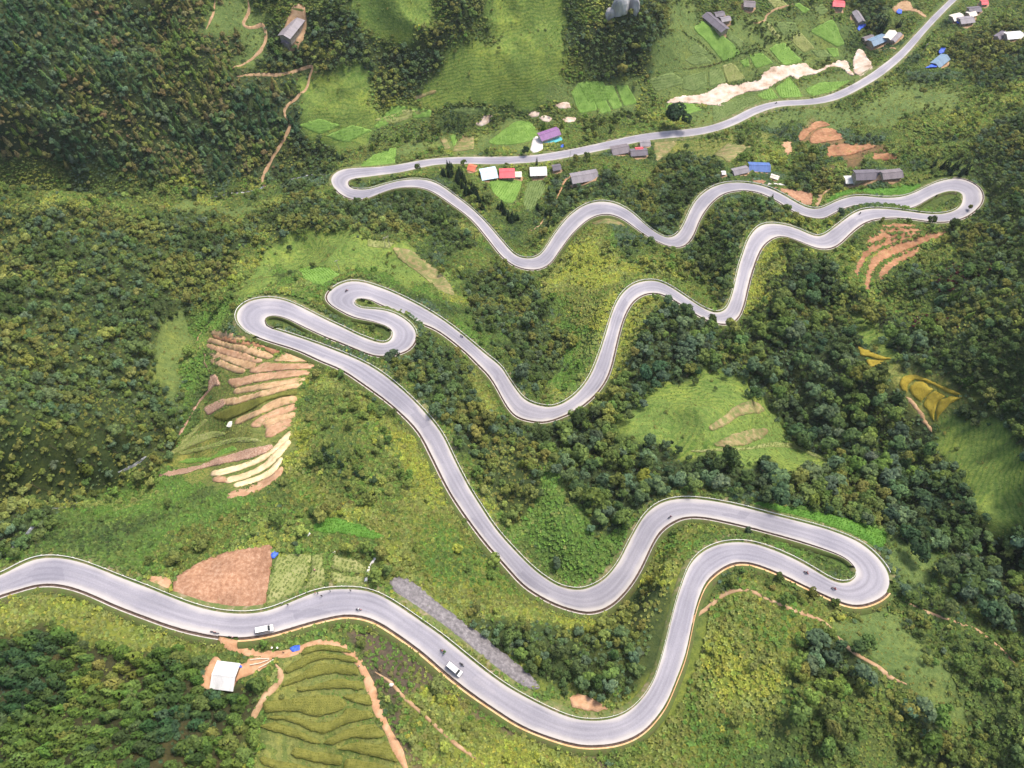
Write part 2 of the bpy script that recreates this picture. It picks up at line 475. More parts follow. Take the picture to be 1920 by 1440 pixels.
def leaf_mat(name, source):
    """foliage: colour from the plant's own tint (per object, per instance or per vertex), slightly varied leaf by leaf"""
    m, nt, b = new_mat(name)
    if source == "object":
        t = nt.nodes.new("ShaderNodeObjectInfo").outputs["Color"]
    else:
        t = nd(nt, "ShaderNodeAttribute", attribute_name="tint", attribute_type='INSTANCER' if source == "instancer" else 'GEOMETRY').outputs["Color"]
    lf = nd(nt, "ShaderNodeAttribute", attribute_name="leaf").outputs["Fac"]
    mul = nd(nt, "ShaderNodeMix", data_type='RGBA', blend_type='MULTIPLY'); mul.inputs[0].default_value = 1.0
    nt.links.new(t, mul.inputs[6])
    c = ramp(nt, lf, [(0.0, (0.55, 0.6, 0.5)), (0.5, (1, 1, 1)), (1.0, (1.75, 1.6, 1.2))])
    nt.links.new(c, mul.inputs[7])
    dif = nt.nodes.new("ShaderNodeBsdfDiffuse"); tr = nt.nodes.new("ShaderNodeBsdfTranslucent")
    mix = nd(nt, "ShaderNodeMixShader", i_0=0.22)
    out = nt.nodes["Material Output"]
    nt.links.new(mul.outputs[2], dif.inputs[0]); nt.links.new(mul.outputs[2], tr.inputs[0])
    nt.links.new(dif.outputs[0], mix.inputs[1]); nt.links.new(tr.outputs[0], mix.inputs[2])
    nt.links.new(mix.outputs[0], out.inputs["Surface"])
    nt.nodes.remove(b)
    return m


FR = {"i": (0, 0, 1), "a": (280, 590, 5.647), "b": (280, 760, 5.647), "c": (440, 1190, 5.647), "d": (1560, 380, 5.647), "e": (860, 200, 4.8), "g": (1340, 200, 4.8),
      "h": (1280, 0, 6), "k": (1600, 0, 6), "r": (960, 220, 12), "s": (820, 290, 12), "w": (380, 1180, 12)}
for _i in range(3):
    for _j in range(3): FR["q%d%d" % (_i, _j)] = (640 * _i, 480 * _j, 3)


def pl(fr, txt):
    """picture outline: numbers read off an enlarged window of the photograph, given in full-picture pixels"""
    ox, oy, s = FR[fr]
    a = np.array([float(q) for q in txt.replace(",", " ").split()]).reshape(-1, 2)
    return a / s + np.array([ox, oy])


def inpoly(P, x, y):
    P = np.asarray(P); r = np.zeros(np.shape(x), bool); j = len(P) - 1
    for i in range(len(P)):
        xi, yi = P[i]; xj, yj = P[j]
        if yi != yj:
            r ^= ((yi > y) != (yj > y)) & (x < (xj - xi) * (y - yi) / (yj - yi) + xi)
        j = i
    return r


# picture-space maps used only to decide what grows where
MW, MH = 1100, 860                                        # half-resolution, covers u -140..2060, v -140..1580
_mu, _mv = np.meshgrid(np.arange(MW) * 2.0 - 140, np.arange(MH) * 2.0 - 140)


def raster(P, out=None):
    P = np.asarray(P); r = np.zeros((MH, MW), bool) if out is None else out
    u0, v0 = np.floor((P.min(0) + 140) / 2).astype(int) - 1; u1, v1 = np.ceil((P.max(0) + 140) / 2).astype(int) + 2
    u0, v0 = max(u0, 0), max(v0, 0)
    r[v0:v1, u0:u1] |= inpoly(P, _mu[v0:v1, u0:u1], _mv[v0:v1, u0:u1])
    return r


def look(M, u, v):
    return M[np.clip(((v + 140) / 2).astype(int), 0, MH - 1), np.clip(((u + 140) / 2).astype(int), 0, MW - 1)]


ROADM = np.zeros((MH, MW), bool)
_a = np.stack(project(*RL.T)[:2], -1); _b = np.stack(project(*RR.T)[:2], -1)
for _i in range(0, len(_a) - 4, 4):
    raster(np.vstack([_a[_i:_i + 6], _b[_i:_i + 6][::-1]]), ROADM)
BARE = ROADM.copy()                                       # nothing tall may cover these
CLEAR = np.zeros((MH, MW), bool)                          # no undergrowth (fields, yards, paths)

ZONES = "SCFBPYGLTXVKDM"
ZMAP = np.zeros((MH, MW), np.uint8)


def zone(code, fr, txt):
    ZMAP[raster(pl(fr, txt))] = ZONES.index(code)


ZTXT = """
C i -140,-140 450,-140 500,60 660,0 690,130 650,250 560,310 500,350 300,376 -140,376
S i -140,290 120,305 300,318 470,322 500,350 300,378 -140,378
F i 500,60 660,0 690,130 655,190 600,120 560,125 470,140 440,125
G i 385,60 400,-20 475,-20 500,40 490,105 430,130 460,80
T i 545,215 560,150 600,120 680,110 690,190 800,200 800,230 700,280 640,290 600,270 560,250
F i 500,260 560,255 625,280 640,300 560,320 505,345
T i 650,10 700,-60 800,-60 820,30 760,70 700,65
F i 640,-20 660,60 720,80 800,60 840,20 830,-60 930,-60 920,20 840,90 830,140 770,190 720,170 690,120
T i 910,20 960,-40 1050,-20 1060,80 1060,130 960,110 920,60
T i 840,100 930,70 1060,130 1080,180 960,200 830,200 770,190
F i 1060,60 1120,30 1130,-140 1270,-140 1260,60 1220,140 1110,120
G i 1260,10 1300,-60 1310,100 1230,150 1200,150
F i 1110,120 1130,80 1200,70 1220,110 1200,150 1130,150
G i 1010,190 1080,150 1200,150 1200,200 1080,220
V i 690,240 780,210 1000,210 1100,215 1210,200 1220,235 1090,250 960,230 860,250 780,280 640,310 640,290
G i 640,305 740,270 860,260 980,225 1010,245 990,290 760,290 650,315
V i 1270,-60 1920,-140 2060,-140 2060,60 1700,110 1620,140 1500,150 1280,175 1210,200 1200,150 1310,100
G i 1290,60 1400,40 1500,20 1590,40 1600,120 1500,120 1300,170 1240,190 1220,160
F i 1580,-60 1660,-60 1660,60 1620,50 1590,30
G i 1280,205 1400,165 1600,130 1640,150 1560,180 1400,210 1300,240
S i 1500,200 1640,150 1720,110 1800,60 2060,60 2060,340 1900,340 1780,310 1700,300 1560,310 1500,290 1460,240
G i 1380,230 1500,200 1600,190 1720,140 1800,160 1780,210 1640,230 1560,240 1480,230
D i 1220,260 1300,250 1450,240 1460,290 1380,310 1300,300 1230,310
F i 1780,60 1920,40 2060,60 2060,180 1920,160 1830,160 1760,100
F i 1840,250 1930,200 2060,200 2060,560 1920,420 1850,400 1850,330 1800,330 1820,280
S i 1380,240 1500,290 1560,300 1480,340 1360,330
F i 1490,290 1560,300 1590,340 1560,360 1480,350
F i 1180,320 1240,280 1340,300 1360,340 1300,380 1270,440 1200,400 1120,370 1080,340
V i 1020,290 1200,280 1240,300 1180,340 1040,320
V i 830,300 880,310 960,400 1000,420 1040,370 1060,320 1100,330 1130,365 1060,390 990,480 940,430 850,340
F i 1040,340 1140,310 1160,360 1080,380 1040,430 1010,440 1000,390
F i 1270,470 1310,400 1340,375 1440,362 1500,395 1530,430 1440,415 1400,440 1370,570 1300,545 1240,500
L i 1540,430 1640,385 1800,395 1740,400 1640,395 1560,430
F i 1720,405 1830,400 1960,390 2060,420 2060,800 1930,790 1860,760 1800,740 1760,660 1720,600 1750,540 1800,480 1760,430
S i 1540,470 1600,450 1680,420 1760,430 1780,480 1760,560 1700,600 1620,560 1560,500
B i 1160,640 1220,560 1300,590 1380,610 1430,480 1480,450 1540,470 1600,540 1640,580 1720,610 1800,640 1860,720 1940,800 2060,850 2060,1200 1860,1110 1800,1020 1650,990 1540,960 1400,930 1270,905 1180,960 1120,1000 1090,960 1010,870 1020,790 1120,740 1160,690
Y i 1170,560 1200,545 1240,560 1210,620 1150,720 1130,740 1150,680
Y i 1400,470 1460,450 1480,500 1430,560 1400,600 1390,570
F i 1730,600 1800,560 1900,560 2060,600 2060,800 1900,800 1810,740
T i 1150,810 1200,740 1260,715 1340,680 1380,710 1440,770 1500,830 1570,880 1480,870 1380,860 1280,850 1200,830
T i 1585,598 1620,600 1660,640 1690,670 1640,660 1600,640
D i 1600,650 1680,680 1740,700 1820,740 1760,820 1720,770 1660,690
T i 1760,800 1800,770 1880,800 1940,850 1940,1000 1850,980 1800,920
G i 1650,1000 1700,1010 1760,1050 1740,1110 1670,1090 1660,1040
L i 1400,945 1500,950 1600,970 1670,1000 1660,1040 1600,1010 1480,970
B i 1760,980 1860,1010 2060,1000 2060,1200 1850,1180 1780,1100
S i 1590,1130 1660,1100 1780,1110 1880,1180 2060,1260 2060,1580 1900,1580 1830,1340 1760,1240 1660,1140
M i 1780,1220 1860,1180 2060,1260 2060,1580 1880,1580 1850,1400 1800,1300
Y i 1260,1330 1290,1200 1330,1110 1400,1080 1560,1130 1600,1160 1560,1200 1480,1280 1400,1440 1380,1580 1150,1580 1180,1420
M i 1500,1200 1570,1170 1700,1290 1790,1350 1880,1580 1380,1580 1420,1400 1480,1290
B i 1510,1200 1560,1185 1640,1260 1600,1290 1540,1270
B i 1700,1320 1790,1370 1830,1460 1740,1470
G i 1560,1165 1640,1125 1700,1170 1770,1250 1835,1345 1790,1350 1700,1290 1620,1215
Y i 700,1050 760,1010 840,960 920,1040 1000,1120 1120,1160 1230,1000 1320,970 1400,980 1300,1030 1240,1240 1190,1330 1080,1350 940,1280 820,1180 740,1130
F i 880,1140 960,1160 1100,1170 1200,1090 1260,1100 1240,1230 1180,1320 1100,1310 980,1240 900,1190
L i 1300,980 1400,985 1600,1060 1600,1100 1480,1050 1400,1015 1320,1020
L i 960,860 1030,860 1080,960 1120,1010 1150,980 1220,950 1200,1000 1130,1090 1060,1100 1000,1060 940,980
F i 700,680 760,650 800,640 850,660 900,720 960,780 1010,800 1020,860 1000,960 960,980 900,900 860,830 820,780
Y i 870,660 900,680 940,740 960,780 930,790 900,740
L i 950,640 1000,700 1060,740 1110,690 1130,620 1060,600 1000,620
F i 850,520 960,500 1000,540 1060,620 1050,700 1010,740 980,700 900,600
Y i 1010,520 1040,490 1110,410 1160,410 1260,490 1330,560 1220,510 1160,540 1130,620 1080,600 1010,560
S i 1130,410 1180,430 1280,500 1360,570 1300,560 1230,520 1180,500
F i 480,420 560,350 640,360 700,370 770,350 850,380 890,430 920,470 880,470 800,430 700,440 640,420 560,440
Y i 840,395 880,420 930,460 960,490 900,470
T i 430,545 520,440 640,435 760,460 860,540 760,520 640,510 560,500 500,550 450,555
L i 640,515 740,510 860,570 960,640 900,650 760,560 660,520
L i 500,500 560,500 640,540 600,560 540,540
F i -140,374 100,380 280,392 420,402 490,420 450,480 400,540 360,600 335,680 350,740 310,860 200,905 100,960 20,1040 -140,1100
G i 280,378 330,374 400,388 480,385 470,402 330,408
F i -140,740 -140,600 60,640 200,650 280,760 240,860 120,800
F i -140,820 60,760 240,860 200,900 80,970 20,1040 -140,1080
G i 300,600 345,570 365,600 345,680 330,770 285,700
L i 360,600 440,545 450,590 390,640 390,720 340,860 310,870 340,740
D i 300,880 360,780 400,680 400,610 580,690 560,800 540,900 430,940 330,920
L i 0,1050 100,970 200,910 300,885 420,940 560,960 620,1040 500,1020 380,1060 270,1080 60,1045
Y i 540,900 560,700 620,690 760,790 810,880 880,1000 960,1090 1000,1130 900,1130 760,1060 700,1000 600,960
S i 560,720 640,720 700,800 760,900 740,960 640,940 570,880
S i 280,1030 400,960 560,960 700,1000 740,1080 690,1110 690,1050 520,1020 400,1040 330,1080
Y i -140,1130 100,1105 200,1130 330,1180 410,1200 440,1230 360,1230 200,1220 60,1180 -140,1220
P i -140,1190 60,1175 200,1215 340,1225 380,1240 400,1290 470,1290 470,1330 440,1400 460,1580 -140,1580
S i 470,1240 520,1230 480,1340 450,1420 430,1580 520,1580 520,1440
K i 630,1160 720,1180 860,1290 1000,1370 1120,1410 1150,1580 780,1580 740,1380 690,1240
Y i 740,1310 820,1290 960,1370 1100,1420 1150,1580 860,1580 800,1450
D i 560,1215 600,1208 660,1225 700,1310 770,1440 790,1580 455,1580 480,1400 495,1335 525,1255
X g 740,290 820,200 900,135 990,125 1060,190 1140,250 1160,300 1300,325 1450,350 1660,460 1500,485 1200,455 1020,465 990,370 860,350 790,340
D i 1020,1300 1060,1295 1150,1335 1060,1340
"""
for _l in ZTXT.strip().split("\n"):
    _c, _f, _p = _l.split(" ", 2); zone(_c, _f, _p)
LEAF_O, LEAF_I, LEAF_V = leaf_mat("leaves", "object"), leaf_mat("leaves_of_the_mass", "instancer"), leaf_mat("leaves_of_ground_plants", "vertex")

# ------------------------------------------------------------------ terrain sheet
GCOL = {"S": (.080, .112, .032), "C": (.045, .066, .026), "F": (.042, .062, .022), "B": (.034, .050, .020), "P": (.045, .046, .022), "Y": (.135, .165, .034),
        "M": (.060, .088, .028), "G": (.112, .160, .050), "L": (.085, .140, .036), "T": (.130, .195, .048), "X": (.19, .12, .062), "V": (.085, .122, .040), "K": (.105, .078, .056), "D": (.150, .175, .055)}
_lut = np.array([GCOL[c] for c in ZONES])
_wu = _mu + (fbm(_mu / 40, _mv / 40, 31, 4) - 0.5) * 60; _wv = _mv + (fbm(_mu / 40, _mv / 40, 47, 4) - 0.5) * 60
ZW = ZMAP[np.clip(((_wv + 140) / 2).astype(int), 0, MH - 1), np.clip(((_wu + 140) / 2).astype(int), 0, MW - 1)]      # ragged zone edges
_cm = _lut[ZW]
for _ in range(2):
    for _ax in (0, 1):
        _cm = (np.roll(_cm, 2, _ax) + np.roll(_cm, -2, _ax) + 2 * _cm) / 4
_gu, _gv, _ = project(fx_, fy_, hz)
_gc = _cm[np.clip(((_gv + 140) / 2).astype(int), 0, MH - 1), np.clip(((_gu + 140) / 2).astype(int), 0, MW - 1)]
_terr = np.isin(look(ZW, _gu, _gv), [ZONES.index(q) for q in "TD"]).astype(float)
_gr = np.stack(np.meshgrid(np.arange(NX), np.arange(NY)), -1)
_ix = np.arange(NX * NY).reshape(NY, NX)
_q = np.stack([_ix[:-1, :-1], _ix[:-1, 1:], _ix[1:, 1:], _ix[1:, :-1]], -1).reshape(-1, 4)
tme = npmesh("terrain", np.stack([fx_, fy_, hz], -1), _q, True,
             attrs={"cover": ("POINT", "FLOAT_COLOR", np.hstack([_gc, np.ones((len(_gc), 1))])), "terrace": ("POINT", "FLOAT", _terr)})


def terrain_mat():
    m, nt, b = new_mat("hillside")
    L = nt.links.new
    cov = nd(nt, "ShaderNodeAttribute", attribute_name="cover").outputs["Color"]
    ter = nd(nt, "ShaderNodeAttribute", attribute_name="terrace").outputs["Fac"]
    tc = nt.nodes.new("ShaderNodeTexCoord").outputs["Object"]
    n1 = nd(nt, "ShaderNodeTexNoise", i_Scale=0.045, i_Detail=6.0, i_Roughness=0.65); L(tc, n1.inputs["Vector"])
    n2 = nd(nt, "ShaderNodeTexNoise", i_Scale=0.55, i_Detail=5.0, i_Roughness=0.7); L(tc, n2.inputs["Vector"])
    m1 = nd(nt, "ShaderNodeMix", data_type='RGBA', blend_type='MULTIPLY'); m1.inputs[0].default_value = 1.0
    L(cov, m1.inputs[6]); L(ramp(nt, n1.outputs[0], [(.3, (.72, .8, .8)), (.5, (1, 1, 1)), (.7, (1.4, 1.22, 1.0))]), m1.inputs[7])
    m2 = nd(nt, "ShaderNodeMix", data_type='RGBA', blend_type='MULTIPLY'); m2.inputs[0].default_value = 1.0
    L(m1.outputs[2], m2.inputs[6]); L(ramp(nt, n2.outputs[0], [(.3, (.6, .66, .6)), (.5, (1, 1, 1)), (.72, (1.5, 1.35, 1.15))]), m2.inputs[7])
    # narrow hill terraces: grassy risers and thinner treads, following the contour lines
    sx = nt.nodes.new("ShaderNodeSeparateXYZ"); L(tc, sx.inputs[0])
    a = nd(nt, "ShaderNodeMath", operation='MULTIPLY_ADD', i_1=9.0); L(n1.outputs[0], a.inputs[0]); L(sx.outputs[2], a.inputs[2])
    d = nd(nt, "ShaderNodeMath", operation='DIVIDE', i_1=1.7); L(a.outputs[0], d.inputs[0])
    fr = nd(nt, "ShaderNodeMath", operation='FRACT'); L(d.outputs[0], fr.inputs[0])
    st = ramp(nt, fr.outputs[0], [(0.0, (.62, .72, .6)), (.22, (.74, .84, .68)), (.40, (1.2, 1.08, 1.0)), (.9, (1.1, 1.03, 1.0))])
    n4 = nd(nt, "ShaderNodeTexNoise", i_Scale=0.028, i_Detail=3.0); L(tc, n4.inputs["Vector"])
    tm = nd(nt, "ShaderNodeMath", operation='MULTIPLY'); L(ter, tm.inputs[0]); L(ramp(nt, n4.outputs[0], [(.34, (.40, .40, .40)), (.60, (1, 1, 1))]), tm.inputs[1])
    m3 = nd(nt, "ShaderNodeMix", data_type='RGBA', blend_type='MULTIPLY'); L(tm.outputs[0], m3.inputs[0])
    L(m2.outputs[2], m3.inputs[6]); L(st, m3.inputs[7])
    L(m3.outputs[2], b.inputs["Base Color"])
    b.inputs["Roughness"].default_value = 0.95; b.inputs["Specular IOR Level"].default_value = 0.1
    n3 = nd(nt, "ShaderNodeTexNoise", i_Scale=1.1, i_Detail=5.0, i_Roughness=0.7); L(tc, n3.inputs["Vector"])
    bp = nd(nt, "ShaderNodeBump", i_Strength=1.0, i_Distance=0.6); L(n3.outputs[0], bp.inputs["Height"]); L(bp.outputs[0], b.inputs["Normal"])
    return m


terrain = tag(link("terrain", tme, terrain_mat()), "steep green mountain slopes around the winding road", kind="structure")

# ------------------------------------------------------------------ the road
def road_mat():
    m, nt, b = new_mat("asphalt")
    L = nt.links.new
    uv = nt.nodes.new("ShaderNodeUVMap"); uv.uv_map = "UVMap"
    sx = nt.nodes.new("ShaderNodeSeparateXYZ"); L(uv.outputs[0], sx.inputs[0])
    tc = nt.nodes.new("ShaderNodeTexCoord").outputs["Object"]
    st = nt.nodes.new("ShaderNodeMapping"); st.inputs["Scale"].default_value = (9.0, 0.045, 1); L(uv.outputs[0], st.inputs[0])
    ns = nd(nt, "ShaderNodeTexNoise", i_Scale=1.0, i_Detail=4.0); L(st.outputs[0], ns.inputs["Vector"])          # long streaks of wear
    nb = nd(nt, "ShaderNodeTexNoise", i_Scale=0.07, i_Detail=5.0); L(tc, nb.inputs["Vector"])
    nf = nd(nt, "ShaderNodeTexNoise", i_Scale=2.5, i_Detail=4.0); L(tc, nf.inputs["Vector"])
    base = ramp(nt, ns.outputs[0], [(.30, (.218, .210, .238)), (.5, (.245, .236, .268)), (.7, (.272, .262, .296))])
    m1 = nd(nt, "ShaderNodeMix", data_type='RGBA', blend_type='MULTIPLY'); m1.inputs[0].default_value = 1
    L(base, m1.inputs[6]); L(ramp(nt, nb.outputs[0], [(.3, (.86, .86, .88)), (.7, (1.15, 1.14, 1.12))]), m1.inputs[7])
    m2 = nd(nt, "ShaderNodeMix", data_type='RGBA', blend_type='MULTIPLY'); m2.inputs[0].default_value = 1
    L(m1.outputs[2], m2.inputs[6]); L(ramp(nt, nf.outputs[0], [(.3, (.92, .92, .92)), (.7, (1.08, 1.08, 1.08))]), m2.inputs[7])
    # darker wheel tracks, repair patches and stains
    wv = nd(nt, "ShaderNodeMath", operation='MULTIPLY', i_1=4.0); L(sx.outputs[0], wv.inputs[0])
    wf = nd(nt, "ShaderNodeMath", operation='FRACT'); L(wv.outputs[0], wf.inputs[0])
    trk = ramp(nt, wf.outputs[0], [(.0, (1.05, 1.05, 1.05)), (.35, (.97, .97, .98)), (.55, (.90, .90, .92)), (.75, (.97, .97, .98)), (1.0, (1.05, 1.05, 1.05))])
    mt_ = nd(nt, "ShaderNodeMix", data_type='RGBA', blend_type='MULTIPLY'); mt_.inputs[0].default_value = 1; L(m2.outputs[2], mt_.inputs[6]); L(trk, mt_.inputs[7])
    vm = nt.nodes.new("ShaderNodeMapping"); vm.inputs["Scale"].default_value = (2.0, .11, 1); L(uv.outputs[0], vm.inputs[0])
    vo = nd(nt, "ShaderNodeTexVoronoi", i_Scale=1.0, i_Randomness=.9, distance='CHEBYCHEV'); L(vm.outputs[0], vo.inputs["Vector"])
    pc = ramp(nt, vo.outputs["Color"], [(.0, (.84, .84, .86)), (.14, (.86, .86, .88)), (.16, (1, 1, 1)), (.88, (1, 1, 1)), (.9, (1.09, 1.08, 1.06))])
    mp_ = nd(nt, "ShaderNodeMix", data_type='RGBA', blend_type='MULTIPLY'); mp_.inputs[0].default_value = 1; L(mt_.outputs[2], mp_.inputs[6]); L(pc, mp_.inputs[7])
    m2 = mp_
    # pale dust and grit along both edges
    e = nd(nt, "ShaderNodeMath", operation='SUBTRACT', i_1=0.5); L(sx.outputs[0], e.inputs[0])
    e2 = nd(nt, "ShaderNodeMath", operation='ABSOLUTE'); L(e.outputs[0], e2.inputs[0])
    e3 = nd(nt, "ShaderNodeMath", operation='MULTIPLY_ADD', i_1=0.5, i_2=-0.25); L(nb.outputs[0], e3.inputs[0])
    e4 = nd(nt, "ShaderNodeMath", operation='ADD'); L(e2.outputs[0], e4.inputs[0]); L(e3.outputs[0], e4.inputs[1])
    mask = ramp(nt, e4.outputs[0], [(.30, (0, 0, 0)), (.50, (1, 1, 1))])
    m3 = nd(nt, "ShaderNodeMix", data_type='RGBA'); L(mask, m3.inputs[0]); L(m2.outputs[2], m3.inputs[6]); m3.inputs[7].default_value = (.42, .39, .375, 1)
    L(m3.outputs[2], b.inputs["Base Color"])
    b.inputs["Roughness"].default_value = 0.8; b.inputs["Specular IOR Level"].default_value = 0.3
    return m


NS = len(RC)
_cols = np.linspace(0, 1, 7)
_rv = np.concatenate([RL * (1 - t) + RR * t + np.array([0, 0, 0.06 * (1 - (2 * t - 1) ** 2)]) for t in _cols])
_ruv = np.concatenate([np.stack([np.full(NS, t), RS], -1) for t in _cols])


def strip_faces(n, cols, i0=0):
    a = np.arange(n - 1)
    return np.concatenate([np.stack([k * n + a, k * n + a + 1, (k + 1) * n + a + 1, (k + 1) * n + a], -1) for k in range(cols - 1)])


def upward(v, f):
    p = np.asarray(v)[np.asarray(f)[:, :3]]
    nz = np.cross(p[:, 1] - p[:, 0], p[:, 2] - p[:, 0])[:, 2]
    return np.asarray(f)[:, ::-1] if np.median(nz) < 0 else np.asarray(f)


road = link("road", npmesh("road", _rv, upward(_rv, strip_faces(NS, 7)), True, uv=_ruv), road_mat())
tag(road, "pale grey asphalt road winding down the hillside in hairpins", kind="structure")

CONC = noise_mat("weathered_concrete", [(.30, .26, .235), (.43, .39, .36), (.52, .48, .45)], 0.8, bump=0.02)
SILT = noise_mat("orange_silted_concrete", [(.50, .27, .12), (.60, .36, .18), (.66, .46, .28)], 0.5, bump=0.02)
DITCH = noise_mat("ditch_bottom", [(.055, .036, .030), (.10, .07, .055), (.15, .11, .09)], 0.9, bump=0.05)
BANK = noise_mat("earth_bank", [(.085, .075, .035), (.085, .105, .03), (.075, .115, .028)], 0.5, bump=0.15)
VERGE = noise_mat("grassy_verge", [(.26, .21, .14), (.15, .15, .06), (.09, .13, .035), (.16, .15, .07)], 0.45, bump=0.1)
WHITE = noise_mat("white_painted_rail", [(.66, .64, .60), (.80, .79, .76)], 1.2, rough=0.5)

# which side of each station is uphill, from the natural slope across the road
_n2 = RN[:, :2] / np.linalg.norm(RN[:, :2], axis=1, keepdims=True)
_off = RW / 2 + 11
_hR = ground(RC[:, 0] + _n2[:, 0] * _off, RC[:, 1] + _n2[:, 1] * _off); _hL = ground(RC[:, 0] - _n2[:, 0] * _off, RC[:, 1] - _n2[:, 1] * _off)
_sl = _hR - _hL
_sl = np.convolve(np.pad(_sl, 12, mode="edge"), np.ones(25) / 25, "valid")
_tan = np.gradient(RC[:, :2], axis=0); _tan /= np.linalg.norm(_tan, axis=1, keepdims=True)
_ds = np.gradient(RS)
_kap = (_tan[:, 0] * np.gradient(_tan[:, 1]) - _tan[:, 1] * np.gradient(_tan[:, 0])) / np.maximum(_ds, 1e-3)     # + turns left
_kap = np.convolve(np.pad(_kap, 4, mode="edge"), np.ones(9) / 9, "valid")


def edge_offset(side, d):
    """points d metres outside the edge (side -1 = L, +1 = R), squeezed on the inside of tight bends"""
    E = RL if side < 0 else RR
    R_in = 1 / np.maximum(np.where(side < 0, _kap, -_kap), 1e-4) - RW / 2
    k = np.clip(0.62 * R_in / 3.6, 0.22, 1.0)
    k = np.convolve(np.pad(k, 6, mode="edge"), np.ones(13) / 13, "valid")
    p = E.copy(); p[:, :2] += side * _n2 * (d * k)[:, None]
    return p


def ribbon(name, side, i0, i1, prof, mats, parent=None):
    """sweep a profile [(outward metres, height or None = the ground)] along road stations i0..i1; one mesh, one material per strip"""
    rows = []
    for d, h in prof:
        p = edge_offset(side, d)[i0:i1].copy()
        if h is None: p[:, 2] = ground(p[:, 0], p[:, 1]) + 0.06
        else: p[:, 2] += h
        rows.append(p)
    v = np.concatenate(rows); n = i1 - i0
    f = upward(v, strip_faces(n, len(prof)))
    me = npmesh(name, v, f)
    for m in mats: me.materials.append(m)
    me.polygons.foreach_set("material_index", np.repeat(np.arange(len(prof) - 1, dtype=np.int32) % len(mats), n - 1))
    return link(name, me, parent=parent)


def runs(mask, minlen):
    out, s = [], None
    for i, q in enumerate(list(mask) + [False]):
        if q and s is None: s = i
        if not q and s is not None:
            if RS[min(i, NS - 1)] - RS[s] > minlen: out.append((s, i))
            s = None
    return out


PLACES = [(250, 1120, "beside the ploughed brown field"), (560, 1140, "beside the green vegetable plot"), (880, 1250, "by the long gravel strip"), (1120, 1370, "around the lowest bend of the picture"),
          (1300, 1150, "on the rise to the lower right hairpin"), (1440, 1030, "on the inside leg of the lower right hairpin"), (1650, 1080, "around the lower right hairpin"), (1440, 970, "below the mown green strip"),
          (1180, 1050, "on the climb left of the broad forest bend"), (1100, 1130, "around the big bend under the forest gully"), (900, 980, "on the long middle diagonal"), (740, 740, "above the shrubby left slope"),
          (520, 630, "next to the tan terraces"), (460, 590, "around the large left hairpin"), (600, 590, "between the two stacked left hairpins"), (750, 620, "around the small middle hairpin"), (640, 550, "around the upper left hairpin"),
          (850, 610, "on the straight past the yellow fern bank"), (1010, 770, "around the central green gully"), (1140, 650, "on the climb beside the central gully"), (1220, 540, "around the central spur"), (1350, 590, "around the bend above the dark ridge wood"),
          (1400, 480, "on the rise to the upper right bends"), (1550, 450, "below the red terraces"), (1680, 400, "on the lane behind the red terraces"), (1810, 370, "around the far right hairpin"), (1650, 375, "past the long dark farmhouse"),
          (1500, 390, "below the small brown plot"), (1380, 350, "under the blue roofed house"), (1290, 430, "on the dip right of the round spur"), (1130, 385, "around the bright round spur"), (1000, 490, "around the pine hollow"),
          (880, 410, "beside the dark pine row"), (760, 345, "above the far left hairpin"), (640, 340, "around the far left hairpin"), (900, 300, "in front of the village shops"), (1200, 260, "past the grey tiled sheds"), (1450, 195, "beside the pale river bed"), (1700, 90, "in the upper right village")]


def place_of(p, used=None):
    u, v, _ = project(*p)
    o = sorted(range(len(PLACES)), key=lambda k: (PLACES[k][0] - u) ** 2 + (PLACES[k][1] - v) ** 2)
    for k in o:
        if used is None or k not in used:
            if used is not None: used.add(k)
            return PLACES[k][2]


ud, ur, uvg = set(), set(), set()
_post = B().box((0, 0, 0.3), (0.14, 0.14, 1.0)).mesh("post")
for side in (-1, 1):
    up = (_sl * side > 0.4) & (np.arange(NS) < 1010)
    cut = up.copy(); cut[[46, 47, 213, 214]] = False
    for i0, i1 in runs(cut, 14):
        mid = (i0 + i1) // 2
        silt = 46 < mid < 214
        lip = SILT if silt else CONC
        d = ribbon("roadside_drain", side, i0, i1, [(0.0, 0.0), (0.22, 0.03), (0.30, -0.5), (0.95, -0.52), (1.02, 0.05), (1.50 if silt else 1.3, 0.09), (2.3, 0.35), (3.6, None)],
                   [CONC, DITCH, DITCH, DITCH, lip, BANK, BANK])
        tag(d, ("orange silted concrete drain " if silt else "dark open concrete drain ") + place_of(RC[mid], ud), "drain", "roadside drains along the uphill edge")
    for i0, i1 in runs(~up, 8):
        v = ribbon("verge", side, i0, i1, [(0.0, 0.0), (0.7, -0.03), (1.5, -0.14), (3.2, None)], [VERGE])
        tag(v, "gritty grass verge of the road", kind="structure")
    down = (_sl * side < -0.4) & (np.arange(NS) < 1000)
    for i0, i1 in runs(down, 30):
        for s in range(i0, i1, 260):
            e = min(s + 250, i1)
            if e - s < 20: continue
            mid = (s + e) // 2
            root = empty("guard_rail", RC[mid])
            rows = []
            for d, h in ((0.72, 0.45), (0.72, 0.76), (0.84, 0.76), (0.84, 0.45)):
                p = edge_offset(side, d)[s:e].copy(); p[:, 2] += h; rows.append(p - np.array(root.location))
            v = np.concatenate(rows + [rows[0]])
            link("beam", npmesh("beam", v, strip_faces(e - s, 5)), WHITE, root)
            pp = edge_offset(side, 0.93)
            last = -99
            for k in range(s + 2, e - 1):
                if RS[k] - last >= 4.0:
                    last = RS[k]
                    link("post", _post, WHITE, root, loc=pp[k] - np.array(root.location))
            tag(root, "long white guard rail on the valley edge " + place_of(RC[mid], ur), "guard rail", "guard rails along the valley edge")

